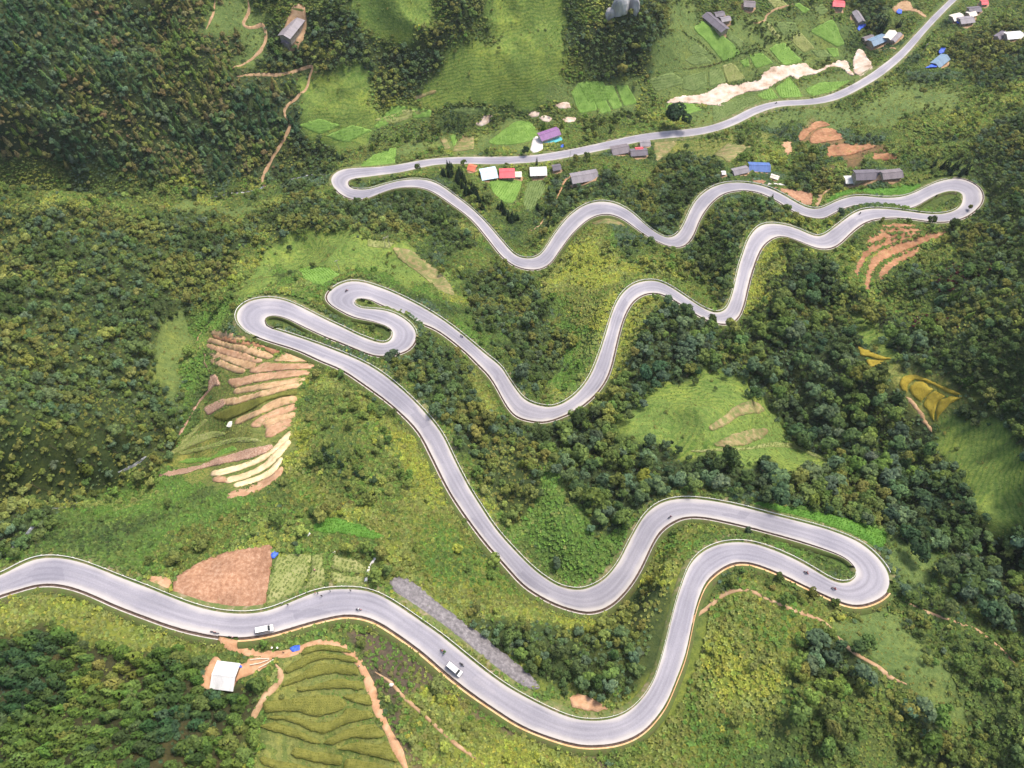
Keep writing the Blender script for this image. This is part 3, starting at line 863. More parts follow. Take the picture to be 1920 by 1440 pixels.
# ------------------------------------------------------------------ fields, yards, paths: sheets laid over the slope
def resample(P, step):
    P = np.asarray(P, float); Q = np.vstack([P, P[:1]]); out = []
    for a, b in zip(Q[:-1], Q[1:]):
        n = max(1, int(np.ceil(np.linalg.norm(b - a) / step)))
        out += [a + (b - a) * k / n for k in range(n)]
    return np.array(out)


def round_poly(P, it=2):
    """soften corners: plots with few corners keep them nearly square"""
    P = np.asarray(P, float)
    k = .16 if len(P) > 7 else .07
    for _ in range(it):
        N = np.roll(P, -1, 0); P = np.stack([P * (1 - k) + N * k, P * k + N * (1 - k)], 1).reshape(-1, 2)
    return P


def drape(name, P, mat, lift=0.25, skirt=0.7, step=1.3, parent=None, rounded=True, wob=0.0, clear=True, bare=True, ragged=0.3, flat=0.0, xy=None, grow=0.0):
    """a closed piece laid over the ground inside a picture outline, with real thickness at its rim"""
    if xy is None:
        if rounded: P = round_poly(P)
        xy = onto(P[:, 0], P[:, 1])[:, :2]
    else: P = np.stack(project(xy[:, 0], xy[:, 1], ground(xy[:, 0], xy[:, 1]))[:2], -1)
    if clear: raster(P, CLEAR)
    if bare: raster(P, BARE)
    bd = resample(xy, step * .6)
    keep = [0]
    for i in range(1, len(bd)):
        if np.hypot(*(bd[i] - bd[keep[-1]])) > 0.25: keep.append(i)
    bd = bd[keep]
    if grow or ragged:
        ar = np.sum(bd[:, 0] * np.roll(bd[:, 1], -1) - np.roll(bd[:, 0], -1) * bd[:, 1]); sgn = 1.0 if ar > 0 else -1.0
        tn = np.roll(bd, -1, 0) - np.roll(bd, 1, 0); tn /= np.maximum(np.linalg.norm(tn, axis=1, keepdims=True), 1e-6)
        bd = bd + np.stack([tn[:, 1], -tn[:, 0]], -1) * (sgn * grow + (fbm(bd[:, 0] / 1.6, bd[:, 1] / 1.6, 19, 2) - .5) * 2 * ragged)[:, None]
    x0, y0 = bd.min(0); x1, y1 = bd.max(0)
    gx, gy = np.meshgrid(np.arange(x0, x1, step), np.arange(y0, y1, step))
    gx, gy = gx.ravel(), gy.ravel()
    ins = inpoly(bd, gx, gy)
    g = np.stack([gx[ins], gy[ins]], -1)
    if len(g):
        dd = np.sqrt(((g[:, None] - bd[None]) ** 2).sum(-1)).min(1); g = g[dd > step * 0.45]
    pts = np.vstack([bd, g]) if len(g) else bd
    nb = len(bd)
    r = delaunay_2d_cdt([Vector(p) for p in pts], [(i, (i + 1) % nb) for i in range(nb)], [], 1, 1e-4)
    vv = np.array([[q[0], q[1]] for q in r[0]]); ff = [tuple(q) for q in r[2]]
    if not ff: return None
    z = ground(vv[:, 0], vv[:, 1]) + lift
    if flat:
        zs = np.mean([ground(vv[:, 0] + flat * math.cos(q), vv[:, 1] + flat * math.sin(q)) for q in np.arange(0, 6.28, .52)], 0) + lift
        z = np.maximum(zs, z - lift + .08)
    if wob: z = z + (fbm(vv[:, 0] / 1.7, vv[:, 1] / 1.7, 5, 2) - 0.5) * wob
    v = np.column_stack([vv, z])
    f = np.array(ff)
    cr = np.cross(v[f[:, 1]] - v[f[:, 0]], v[f[:, 2]] - v[f[:, 0]])[:, 2]
    f[cr < 0] = f[cr < 0][:, ::-1]
    ed = {}
    for t in f:
        for a, b in ((t[0], t[1]), (t[1], t[2]), (t[2], t[0])):
            if (b, a) in ed: del ed[(b, a)]
            else: ed[(a, b)] = 1
    tris = [tuple(t) for t in f]; vl = [tuple(q) for q in v]; low = {}
    for a, b in ed:
        for q in (a, b):
            if q not in low:
                low[q] = len(vl); vl.append((v[q][0], v[q][1], v[q][2] - skirt))
        tris += [(b, a, low[a]), (b, low[a], low[b])]
    me = npmesh(name, np.array(vl), np.array(tris))
    return link(name, me, mat, parent)


def path(name, P, width, mat, label, lift=0.2):
    xy = onto(P[:, 0], P[:, 1])[:, :2]
    c = catmull(xy, 6)
    t = np.gradient(c, axis=0); t /= np.maximum(np.linalg.norm(t, axis=1, keepdims=True), 1e-6)
    n = np.stack([-t[:, 1], t[:, 0]], -1)
    w = width * (0.55 + 0.55 * fbm(c[:, 0] / 5, c[:, 1] / 5, 77, 2))[:, None] / 2
    en = np.minimum(np.arange(len(c)), np.arange(len(c))[::-1]); w = w * np.clip(.25 + en / 8, 0, 1)[:, None]
    rows = []
    for s, dz in ((-1.25, -0.3), (-1, 0), (0, 0.02), (1, 0), (1.25, -0.3)):
        q = c + n * w * s
        rows.append(np.column_stack([q, ground(q[:, 0], q[:, 1]) + lift + dz]))
    v = np.concatenate(rows)
    f = upward(v, strip_faces(len(c), 5))
    for a in (-1, 1):
        e = np.stack(project(*((rows[1] if a < 0 else rows[3]) * .9 + rows[2] * .1).T)[:2], -1)
        if a < 0: e0 = e
        else:
            for k in range(0, len(e) - 3, 3):
                q = np.vstack([e0[k:k + 5], e[k:k + 5][::-1]]); raster(q, CLEAR)
                if 'stream' not in name: raster(q, BARE)
    return tag(link(name, npmesh(name, v, f, True), mat), label, kind="structure")


def soil_mat(name, cols, scale, bump, bscale, weeds=(.11, .15, .04), cover=.40):
    """bare earth with clods and a thin, patchy growth of weeds"""
    m = noise_mat(name, cols, scale, bump=bump, bscale=bscale)
    nt = m.node_tree; b = nt.nodes["Principled BSDF"]; L = nt.links.new
    src = b.inputs["Base Color"].links[0].from_socket
    tc = nt.nodes.new("ShaderNodeTexCoord").outputs["Object"]
    n = nd(nt, "ShaderNodeTexNoise", i_Scale=0.35, i_Detail=8.0, i_Roughness=0.75); L(tc, n.inputs["Vector"])
    n2 = nd(nt, "ShaderNodeTexNoise", i_Scale=0.09, i_Detail=3.0); L(tc, n2.inputs["Vector"])
    f = ramp(nt, n.outputs[0], [(cover + .16, (0, 0, 0)), (cover + .24, (.85, .85, .85))])
    mx = nd(nt, "ShaderNodeMix", data_type='RGBA'); L(f, mx.inputs[0]); L(src, mx.inputs[6]); mx.inputs[7].default_value = (*weeds, 1)
    mu = nd(nt, "ShaderNodeMix", data_type='RGBA', blend_type='MULTIPLY'); mu.inputs[0].default_value = 1; L(mx.outputs[2], mu.inputs[6])
    L(ramp(nt, n2.outputs[0], [(.3, (.74, .70, .68)), (.5, (1, 1, 1)), (.7, (1.22, 1.2, 1.16))]), mu.inputs[7]); L(mu.outputs[2], b.inputs["Base Color"])
    return m


SOIL = {
    "tan": soil_mat("dry_tan_soil", [(.29, .185, .095), (.39, .255, .14), (.47, .335, .20)], 0.55, 0.12, 2.2),
    "pale": soil_mat("pale_straw_soil", [(.52, .38, .21), (.64, .49, .29), (.70, .57, .37)], 0.5, 0.1, 2.5, cover=.50),
    "pink": soil_mat("pinkish_soil", [(.29, .165, .092), (.38, .228, .135), (.46, .30, .195)], 0.5, 0.12, 2.0),
    "red": soil_mat("red_clay_soil", [(.22, .105, .055), (.31, .155, .082), (.39, .225, .13)], 0.45, 0.15, 1.6),
    "orange": noise_mat("orange_clay", [(.31, .165, .085), (.41, .235, .13), (.48, .31, .19)], 0.5, bump=0.08),
    "rubble": noise_mat("broken_stalks_and_rubble", [(.22, .11, .07), (.36, .22, .15), (.54, .40, .30)], 1.6, bump=0.3, bscale=2.0),
    "plough": soil_mat("ploughed_earth", [(.21, .105, .062), (.30, .165, .10), (.40, .25, .165)], 0.9, 0.2, 2.4, cover=.50),
    "rice": noise_mat("ripening_rice", [(.110, .115, .026), (.155, .158, .034), (.20, .195, .045)], 0.5, bump=0.35, bscale=3.2),
    "gold": noise_mat("golden_rice", [(.22, .165, .020), (.30, .23, .030), (.36, .29, .045)], 0.4, bump=0.25, bscale=2.6),
    "green": noise_mat("fresh_green_crop", [(.105, .190, .036), (.145, .255, .050), (.19, .30, .07)], 0.18, bump=0.2, bscale=2.2),
    "dull": noise_mat("dull_green_crop", [(.10, .145, .045), (.135, .19, .06), (.175, .225, .08)], 0.2, bump=0.2, bscale=2.0),
    "light": noise_mat("yellowing_crop", [(.17, .20, .06), (.225, .245, .085), (.28, .28, .12)], 0.25, bump=0.2, bscale=2.0),
    "lawn": noise_mat("bright_lawn", [(.060, .150, .022), (.085, .195, .028), (.12, .23, .04)], 0.3, bump=0.2, bscale=2.6),
    "sand": noise_mat("river_gravel", [(.30, .21, .15), (.46, .35, .27), (.54, .44, .37), (.66, .58, .52)], 0.16, bump=0.3, bscale=1.2),
    "dry": soil_mat("dry_grassy_soil", [(.17, .145, .06), (.24, .19, .09), (.31, .25, .135)], .4, .1, 2.0, cover=.30),
    "gravel": noise_mat("grey_purple_gravel", [(.10, .092, .096), (.165, .152, .158), (.27, .25, .255)], 0.9, bump=0.15, bscale=3.0),
    "yard": noise_mat("pale_concrete_yard", [(.50, .46, .43), (.62, .58, .55)], 0.3, bump=0.02),
    "dirt": noise_mat("trodden_dirt", [(.25, .150, .080), (.35, .225, .128), (.43, .305, .19)], 0.5, bump=0.06),
}
CROPC = {"rice": ((.155, .165, .034), .42, .8), "gold": ((.36, .29, .04), .45, .9), "light": ((.215, .27, .085), .9, 1.25), "green": ((.150, .275, .052), .8, 1.3), "dull": ((.135, .195, .060), .9, 1.3), "lawn": ((.090, .205, .030), .7, 1.0)}


def tuft_object(name, P, S, C, parent=None):
    """leafy tufts, four bent blades each, as one mesh"""
    r = np.random.default_rng(len(P)); n = len(P); K = 4
    a = r.uniform(0, 6.283, n)[:, None] + np.arange(K)[None] * 6.283 / K
    out = np.stack([np.cos(a), np.sin(a), np.zeros_like(a)], -1); side = np.stack([-np.sin(a), np.cos(a), np.zeros_like(a)], -1)
    base = P[:, None]; s = S[:, None, None]; up = np.array([0, 0, 1.0]); t = r.uniform(.35, .95, (n, K, 1))
    tip = base + s * (out * (.62 + .3 * t) + up * (.25 + .5 * (1 - t))); mid = base + s * (out * .34 + up * (.52 + .3 * (1 - t))); rt = base + s * (out * .02 - up * .1); w = side * s * .3
    v = np.stack([rt, mid - w, tip, mid + w], 2).reshape(-1, 3)
    me = npmesh(name, v, np.arange(len(v)).reshape(-1, 4), attrs={"tint": ("POINT", "FLOAT_COLOR", np.repeat(np.column_stack([C, np.ones(n)]), 4 * K, 0)), "leaf": ("POINT", "FLOAT", np.repeat(np.clip(r.normal(.42, .15, n * K), 0, 1), 4))})
    return link(name, me, LEAF_V, parent)


def crop_points(P, mt, lift, acc):
    """plants in slightly wavering rows inside a plot"""
    col, size, sp = CROPC[mt]
    P = round_poly(P); xy = onto(P[:, 0], P[:, 1])[:, :2]
    dep = float(project(*xy.mean(0), 100.0)[2]); k = 1.0 + max(0, dep - 300) / 350
    d = xy - xy.mean(0); ang = math.atan2(*np.linalg.svd(d, full_matrices=False)[2][0][::-1])
    cs, sn = math.cos(ang), math.sin(ang); q = d @ np.array([[cs, -sn], [sn, cs]])
    r = np.random.default_rng(len(acc) + 5)
    gx, gy = np.meshgrid(np.arange(q[:, 0].min(), q[:, 0].max(), .62 * sp * k), np.arange(q[:, 1].min(), q[:, 1].max(), .9 * sp * k))
    gx = (gx + r.uniform(-.35, .35, gx.shape) * sp).ravel(); gy = (gy + r.uniform(-.2, .2, gy.shape) * sp).ravel()
    w = np.stack([gx, gy], -1) @ np.array([[cs, sn], [-sn, cs]]) + xy.mean(0)
    ins = inpoly(xy, w[:, 0], w[:, 1]) & (r.uniform(size=len(w)) < .9)
    w = w[ins]
    if len(w) < 3: return
    n = len(w)
    c = np.array(col) * (1 + .5 * (fbm(w[:, 0] / 6, w[:, 1] / 6, 17, 3) - .5))[:, None] * r.uniform(.85, 1.15, (n, 1))
    acc.append((np.column_stack([w, ground(w[:, 0], w[:, 1]) + lift]), size * k ** .5 * r.uniform(.7, 1.15, n) * .62, c))




BARES = ("tan", "pink", "pale", "red", "rubble", "plough", "dry")


def field(name, label, cat, pieces, piece="strip", lift=0.2, skirt=0.7):
    root = empty(name, (0, 0, 0)); acc = []
    for l in pieces.strip().split("\n"):
        fr, mt, txt = l.strip().split(" ", 2)
        drape(piece, pl(fr, txt), SOIL[mt], lift=.34 if mt in BARES else lift if mt not in ("rice", "gold") else .72, skirt=.8 if mt in BARES else skirt if mt not in ("rice", "gold") else 1.1, parent=root, wob=0.12, grow=.7 if mt == "red" and name == "red_terraces" else .5 if mt in BARES and piece in ("terrace", "band") else -.12 if mt in ("rice", "gold") else 0.0)
        if mt in CROPC: crop_points(pl(fr, txt), mt, .66 if mt in ("rice", "gold") else lift, acc)
    if acc:
        P, S, C = (np.concatenate(q) for q in zip(*acc))
        o = tuft_object("crop", P, S, C, root)
        tag(o, None, kind="stuff")
    return tag(root, label, cat)


field("terraced_field", "fan of bare tan and pale earth terraces below the large left hairpin", "field", """
a tan 670,165 760,180 880,210 1010,245 1040,275 900,262 760,232 660,205
a red 670,215 760,240 860,270 960,290 1050,290 1130,290 1240,330 1390,375 1345,420 1260,380 1150,330 1050,315 940,302 820,280 700,250
a tan 605,265 640,255 700,270 800,305 900,330 1000,345 1080,340 1150,360 1230,400 1310,450 1250,465 1150,435 1000,395 880,370 780,330 690,300 610,285
a pink 605,325 650,325 750,355 870,385 1000,420 1100,458 1200,490 1150,505 1050,490 920,455 820,425 700,385 610,352
a tan 640,410 700,405 790,440 900,468 1000,490 1130,528 1090,565 1020,565 930,528 820,485 700,452 645,437
a tan 650,475 720,475 820,520 920,560 1015,590 990,615 930,610 830,572 740,538 650,503
a tan 1360,460 1450,400 1560,400 1660,450 1700,490 1500,495 1330,485
a pink 1060,600 1150,545 1240,515 1400,530 1600,525 1740,530 1735,565 1500,575 1300,590 1150,610
a pink 830,695 960,680 1130,640 1300,620 1500,600 1690,595 1700,630 1500,655 1300,680 1130,708 1000,738 900,775
a tan 905,800 1050,768 1250,733 1500,693 1640,663 1640,700 1400,748 1200,788 1000,818 900,840
a tan 815,905 950,880 1100,850 1300,790 1500,745 1640,722 1600,762 1400,803 1250,848 1080,893 900,950 810,950
a rice 680,1075 780,1020 950,950 1130,897 1300,857 1450,812 1570,797 1565,850 1400,872 1250,912 1130,982 1020,1042 900,1092 800,1132 690,1095
a tan 1230,970 1350,905 1450,882 1550,872 1550,925 1400,957 1280,1002 1100,1082 960,1150 915,1155 930,1110 1050,1060 1180,1010
a pink 1090,1150 1200,1080 1350,1012 1540,952 1545,1000 1400,1052 1260,1112 1180,1180 1080,1185
a tan 1215,1140 1350,1080 1540,1040 1530,1080 1400,1122 1290,1172 1240,1200
a pink 1250,1205 1380,1135 1490,1115 1510,1160 1400,1230 1290,1290 1240,1290
b pale 660,710 700,700 850,665 1000,625 1150,570 1270,500 1370,410 1440,320 1490,280 1505,310 1420,400 1310,500 1200,582 1060,642 900,697 760,737 665,742
b pale 820,775 950,748 1100,698 1220,624 1310,534 1390,444 1470,372 1495,400 1420,490 1330,592 1230,672 1100,737 950,787 830,817
b pale 905,832 1050,794 1180,750 1280,684 1350,614 1395,558 1400,582 1340,682 1250,762 1120,808 960,857 910,862
b pink 825,945 900,912 1000,884 1150,834 1300,756 1400,654 1420,672 1360,782 1220,867 1080,932 930,972 860,995
b rubble 110,735 220,690 400,670 600,620 720,565 900,520 1040,470 1180,450 1290,425 1300,450 1200,508 1080,550 900,590 700,630 500,675 400,720 250,745 120,760
b pink 680,770 800,767 815,810 690,802
b light 300,500 420,470 560,440 700,400 850,350 1000,335 1180,360 1200,390 1000,390 850,400 720,440 500,500 330,530
b light 180,520 330,420 450,330 600,290 700,270 810,290 800,320 650,350 500,420 350,480 250,520
b light 300,420 400,310 480,230 600,140 620,160 500,270 420,360 330,430
b green 660,560 760,470 900,430 930,470 850,500 720,545 600,600 400,620 300,600 420,560
a rubble 590,990 650,960 760,910 800,900 800,960 700,1010 640,1060 600,1030
""", "terrace")
field("rice_terraces", "stepped olive green rice paddies beside the white roofed shed", "rice paddies", """
c rice 705,190 740,140 830,110 950,105 1080,115 1200,155 1260,200 1100,182 950,165 860,180 780,195 720,220
c rice 525,370 600,305 700,255 810,212 950,195 1100,210 1250,225 1310,270 1300,305 1180,285 1050,263 930,258 840,282 750,328 640,385 560,415 530,400
c rice 490,530 520,495 620,455 740,392 840,322 930,297 1050,305 1180,320 1310,342 1330,440 1200,425 1050,408 900,433 760,472 620,522 520,550
c rice 655,580 680,550 800,542 950,505 1060,462 1200,477 1330,485 1390,580 1300,588 1150,573 1000,577 820,592 680,605
c rice 300,740 320,700 450,695 600,685 750,650 930,635 1060,645 1130,675 1190,725 1145,795 1055,833 900,868 760,843 620,818 480,813 330,835
c rice 1135,655 1185,630 1300,620 1430,635 1470,740 1440,762 1320,732 1225,697
c rice 330,870 480,850 620,857 750,897 880,932 1010,912 1115,868 1185,775 1300,785 1420,805 1500,860 1450,885 1300,913 1150,957 1035,1022 930,1052 820,1022 700,953 560,913 420,895
c rice 265,980 300,940 420,925 560,965 680,1007 800,1077 900,1112 922,1140 897,1160 780,1135 620,1085 450,1035 310,997
c rice 935,1150 955,1117 1065,1067 1155,1008 1300,968 1480,938 1560,1003 1600,1060 1560,1103 1420,1098 1250,1092 1130,1132 1030,1170
c rice 1080,1210 1200,1155 1330,1125 1480,1160 1610,1128 1680,1230 1745,1355 1600,1325 1400,1272 1250,1232 1120,1220
c rice 590,1260 640,1185 720,1197 850,1235 1000,1255 1155,1277 1135,1385 980,1373 800,1343 640,1295
c rice 1160,1390 1180,1295 1300,1315 1450,1345 1600,1385 1715,1425 1720,1500 1150,1500
c rice 250,1310 300,1275 420,1315 560,1350 720,1377 850,1405 1000,1500 600,1500 420,1420 300,1370
""", "paddy", skirt=1.4)
field("red_terraces", "curved red clay terraces under the far right hairpin", "field", """
d red 500,250 620,225 760,220 880,240 860,258 700,252 560,258
d red 470,292 600,278 800,273 960,287 900,305 700,310 520,310
d red 360,385 480,337 640,332 800,322 930,327 860,345 700,355 560,375 430,420 360,430
d red 235,760 250,650 300,560 360,490 450,450 560,402 700,372 850,352 780,385 640,420 520,470 420,520 350,590 300,680 260,780
d red 340,900 340,800 370,680 410,580 500,500 640,450 800,402 950,362 1100,317 1220,297 1120,360 960,420 800,488 640,557 520,617 440,698 400,800 390,930
d red 470,800 500,720 560,650 640,602 760,532 900,487 940,492 860,560 720,620 640,690 560,760 510,820
""", "terrace")
field("red_hill_field", "reddish ploughed hilltop terraces behind the dark tiled farmhouse", "field", """
g red 860,290 900,225 980,195 1060,198 1130,250 1150,290 1000,316 870,335
g red 740,280 800,212 860,182 900,142 980,132 1040,170 930,187 860,222 780,310
g red 1010,355 1200,338 1400,342 1450,360 1350,390 1200,440 1080,440 1020,460
g red 1420,422 1560,422 1640,460 1500,480 1410,470
g pink 600,322 690,307 690,410 640,440
g dry 0,430 120,332 330,352 200,450 120,500
""", "terrace")
field("brown_plot", "small dark red brown plot beside the concrete driveway", "field", """
g plough 520,725 620,735 860,770 885,800 870,890 800,890 690,820 600,770
g plough 290,665 400,655 470,670 430,705 340,685
""", "bed")
field("ploughed_field", "large bare ploughed brown field above the lower left road", "field", """
q02 plough 965,462 985,368 1060,322 1150,267 1300,217 1450,192 1530,183 1535,230 1512,400 1490,545 1400,552 1200,541 1080,510
q02 pink 822,402 835,367 900,362 955,375 965,400 945,450 880,425
""", "bed", lift=0.3)
field("vegetable_plot", "pale green vegetable plot with leafy rows beside the ploughed field", "field", """
q02 light 1562,252 1640,238 1750,240 1740,330 1690,440 1500,535 1512,410
q02 light 1760,242 1812,243 1830,400 1710,445 1755,330
i light 626,1041 660,1046 688,1062 684,1076 640,1072 622,1066
i light 622,1070 640,1076 684,1080 681,1098 655,1100 622,1092
""", "bed", lift=0.4)
field("clover_patch", "vivid green rectangular patch above the vegetable plot", "field", "i lawn 586,984 620,968 680,984 722,1006 700,1012 640,1000 590,1000", "bed")
field("mown_strip", "long bright green mown strip above the lower right hairpin", "field", "i lawn 1397,947 1430,940 1500,955 1580,968 1650,992 1665,1000 1657,1026 1640,1028 1602,1003 1540,983 1450,960", "bed", lift=0.2)
field("golden_rice_terraces", "small golden yellow rice terraces inside the dark forest", "rice paddies", """
q21 gold 1215,720 1230,682 1290,667 1360,690 1420,720 1500,752 1580,788 1500,778 1420,738 1350,702 1300,697 1262,730 1262,775 1230,758
q21 gold 1272,745 1302,710 1350,712 1408,752 1350,808 1338,826 1290,788
q21 gold 1418,757 1478,790 1428,828 1412,888 1415,942 1350,838 1368,795
q21 gold 1442,815 1500,790 1578,797 1500,832 1440,900 1428,935 1424,880
q21 gold 980,512 1040,532 1100,562 1175,580 1120,588 1050,568 1000,560
q21 gold 1030,582 1130,592 1148,608 1050,628
""", "paddy")
field("upper_meadow_field", "banded grass and dry tan field ringed by forest", "field", """
q21 dry 150,965 220,920 300,850 380,818 430,832 460,870 380,880 300,900 240,950 160,980
q21 dry 180,1062 280,1012 400,978 480,978 450,1020 350,1058 240,1072
q21 light 40,1095 200,1082 380,1076 500,1046 600,1050 700,1092 820,1150 760,1138 640,1082 500,1072 300,1098 60,1104
""", "band", lift=0.18)
field("knoll_field", "dry tan strip and light grass bands on the knoll above the upper left hairpin", "field", """
i dry 735,464 770,470 812,500 842,530 853,556 830,550 790,515 748,484
i light 690,448 740,455 730,466 690,462
i green 560,505 610,500 640,516 600,535 570,525
""", "band", lift=0.18)
field("river_side_plots", "patchwork of bright green plots above the pale river bed", "field", """
h green 115,312 230,225 655,590 540,686 445,686
h green 745,622 880,588 1025,713 822,772
h green 965,547 1140,475 1345,680 1300,712 1132,736
h light 1195,432 1330,365 1485,540 1362,597
h green 1425,352 1690,210 1825,500 1740,528
h light 945,0 1120,0 1185,65 1042,97
h green 1245,52 1310,35 1435,110 1362,156
h dull 25,680 180,565 335,708 122,736
h light 445,742 560,705 715,880 503,935
h dull 285,792 430,775 495,928 302,975
h dull 1015,245 1268,255 1305,340 1122,396
h dull 150,480 300,600 200,650 60,560
h dull 1565,40 1640,120 1560,180 1465,95
h dull 1450,565 1600,560 1690,640 1510,640
h green 1610,545 1740,540 1760,635 1690,648
h dull 0,860 255,800 280,950 120,1030 0,1000
h green 640,690 735,650 755,745 690,760
h dull 520,360 690,470 640,540 500,430
h light 930,222 1105,420 1080,446 962,332
""", "plot")
field("road_side_plots", "green crop plots between the river bed and the valley road", "field", """
h green 1035,992 1190,865 1305,1000 1350,1090 1112,1105
h green 1375,1002 1550,925 1890,905 1700,1030 1455,1085
h dull 330,1190 800,1080 880,1140 620,1260 350,1380
h green 830,1070 990,990 1080,1100 960,1130
""", "plot")
field("streamside_plots", "small green and tan plots along the stream left of the purple house", "field", """
q10 green 100,940 180,870 310,825 300,930
q10 green 180,720 290,590 380,600 300,680 210,720
q10 green 390,610 510,620 500,660 400,665
q10 dry 555,775 590,775 615,835 580,845
q10 green 610,760 640,755 665,815 630,825
q10 dry 650,800 680,765 745,765 745,840 620,855
q10 green 820,800 900,740 980,680 1060,680 1110,740 1080,790 960,815 860,815
q10 green 1290,520 1330,470 1400,450 1440,620 1340,640
q10 green 1385,460 1450,455 1520,630 1455,640
q10 green 1465,480 1530,480 1580,600 1525,620
q10 green 1545,480 1610,480 1665,580 1590,600
q10 dry 400,550 530,505 540,520 420,565
""", "plot")
field("hill_foot_plots", "light green plots at the foot of the far hillside", "field", """
i green 560,235 600,222 640,235 600,252
i green 610,255 660,235 700,245 650,268
i light 700,225 760,205 800,208 740,232
i dull 830,205 880,200 930,205 880,216
i green 1085,160 1130,152 1150,185 1105,195
i dull 1215,150 1260,135 1290,155 1230,172
i green 1245,195 1290,190 1320,205 1260,225
""", "plot")
field("shop_garden", "two light green garden plots behind the village shops", "field", """
e green 270,670 400,655 560,665 570,700 530,800 500,870 400,860 300,770
e dull 620,670 760,660 790,690 760,790 690,880 640,960 570,880 590,760
""", "plot")
field("roadside_lawn", "strip of green crop on the road side of the dark tiled farmhouse", "field", "g lawn 960,880 1010,820 1120,760 1280,740 1500,735 1880,690 1760,780 1640,815 1500,805 1300,770 1150,800 1050,850", "plot", lift=0.2)
# bare ground, gravel, yards
for nm, lb, fr, mt, txt in [
    ("river_bed", "pale dry gravel river bed winding beside the valley road", "h", "sand", "-180,1120 0,1085 200,1072 330,1010 420,945 490,935 520,972 700,935 860,902 900,835 1000,755 1080,742 1200,742 1380,703 1440,772 1520,790 1650,722 1740,682 1850,692 1870,772 1920,850 1900,862 1780,762 1680,742 1560,802 1470,842 1350,852 1280,900 1200,852 1100,910 950,1000 880,1020 740,1032 620,1072 530,1112 500,1160 450,1198 280,1182 100,1162 -180,1160"),
    ("sand_flat", "bare sandy flat between river bed and valley road", "k", "sand", "0,650 50,545 110,572 200,720 218,825 80,858 0,822"),
    ("gravel_strip", "long grey purple gravel strip beside the road", "q12", "gravel", "262,385 330,360 405,395 460,436 572,532 712,632 812,710 912,790 1012,870 1100,952 1118,995 1050,996 922,920 790,822 690,732 568,652 438,572 348,512 288,450"),
    ("stream_sand", "pale sand patch on the stream bend left of the purple house", "q10", "sand", "755,700 800,655 845,640 855,665 815,700 780,715"),
    ("stream_shingle", "pale shingle bar on the stream above the purple house", "q10", "sand", "1048,645 1075,625 1115,630 1110,655 1070,662"),
    ("stream_bar", "second shingle bar right of the purple house", "q10", "sand", "1112,660 1150,650 1188,665 1170,688 1132,682"),
    ("stream_beach", "bare pale stream bank below the striped plots", "q10", "sand", "1200,592 1250,572 1285,580 1290,608 1230,614"),
    ("stream_flat", "small bare flat by the stream below the striped plots", "q10", "sand", "1240,672 1280,655 1322,664 1310,686 1262,690"),
    ("bare_slip", "small slip of bare pinkish earth above the lowest bend", "q12", "pink", "1280,1040 1340,1018 1430,1060 1500,1108 1440,1128 1300,1100"),
    ("shed_yard", "trodden orange earth yard around the white roofed shed", "i", "orange", "372,1285 385,1250 402,1230 420,1243 452,1246 470,1233 512,1231 505,1248 470,1265 447,1275 437,1292 390,1292"),
    ("junction_ground", "orange earth spread where the dirt track meets the road", "i", "orange", "398,1192 412,1198 440,1200 462,1204 500,1190 475,1206 455,1214 432,1210 412,1204"),
    ("house_yard", "white concrete yard beside the purple roofed house", "r", "yard", "400,740 480,435 560,425 640,492 700,640 695,735 480,815"),
    ("rubble_track", "eroded pink earth gully edge beside the terraces", "a", "rubble", "660,628 710,632 755,740 690,758 600,850 530,930 470,1030 430,1090 390,1170 340,1260 305,1305 330,1220 420,1100 460,1000 540,890 620,800 620,740 640,660"),
    ("terrace_edge", "pale bare earth edge beside the golden rice", "q21", "dirt", "1250,790 1290,802 1350,880 1400,970 1403,997 1370,960 1320,880"),
    ("village_square", "pale pink earth yard at the top edge of the village", "k", "dirt", "430,90 560,0 640,20 660,80 760,130 830,190 800,205 700,130 580,120 480,160"),
    ("slope_scar", "bare earth scar next to the red and grey sheds", "e", "dry", "1745,310 1920,290 1960,330 1900,400 1780,500 1760,420"),
    ("bend_scar", "bare brown earth inside the round spur bend", "q10", "dry", "1400,1230 1480,1205 1560,1230 1600,1275 1500,1262 1420,1270"),
]:
    o = drape(nm, pl(fr, txt), SOIL[mt], lift=0.2, skirt=0.8, flat=5.0 if nm in ('gravel_strip', 'river_bed', 'sand_flat', 'shed_yard') else 0.0, ragged=1.1 if nm == 'river_bed' else .45)
    tag(o, lb, kind="structure")
SOIL["water"] = noise_mat("stream_water", [(.06, .07, .07), (.16, .17, .18), (.55, .56, .58)], 0.45, rough=0.15, spec=0.5, bump=0.05)
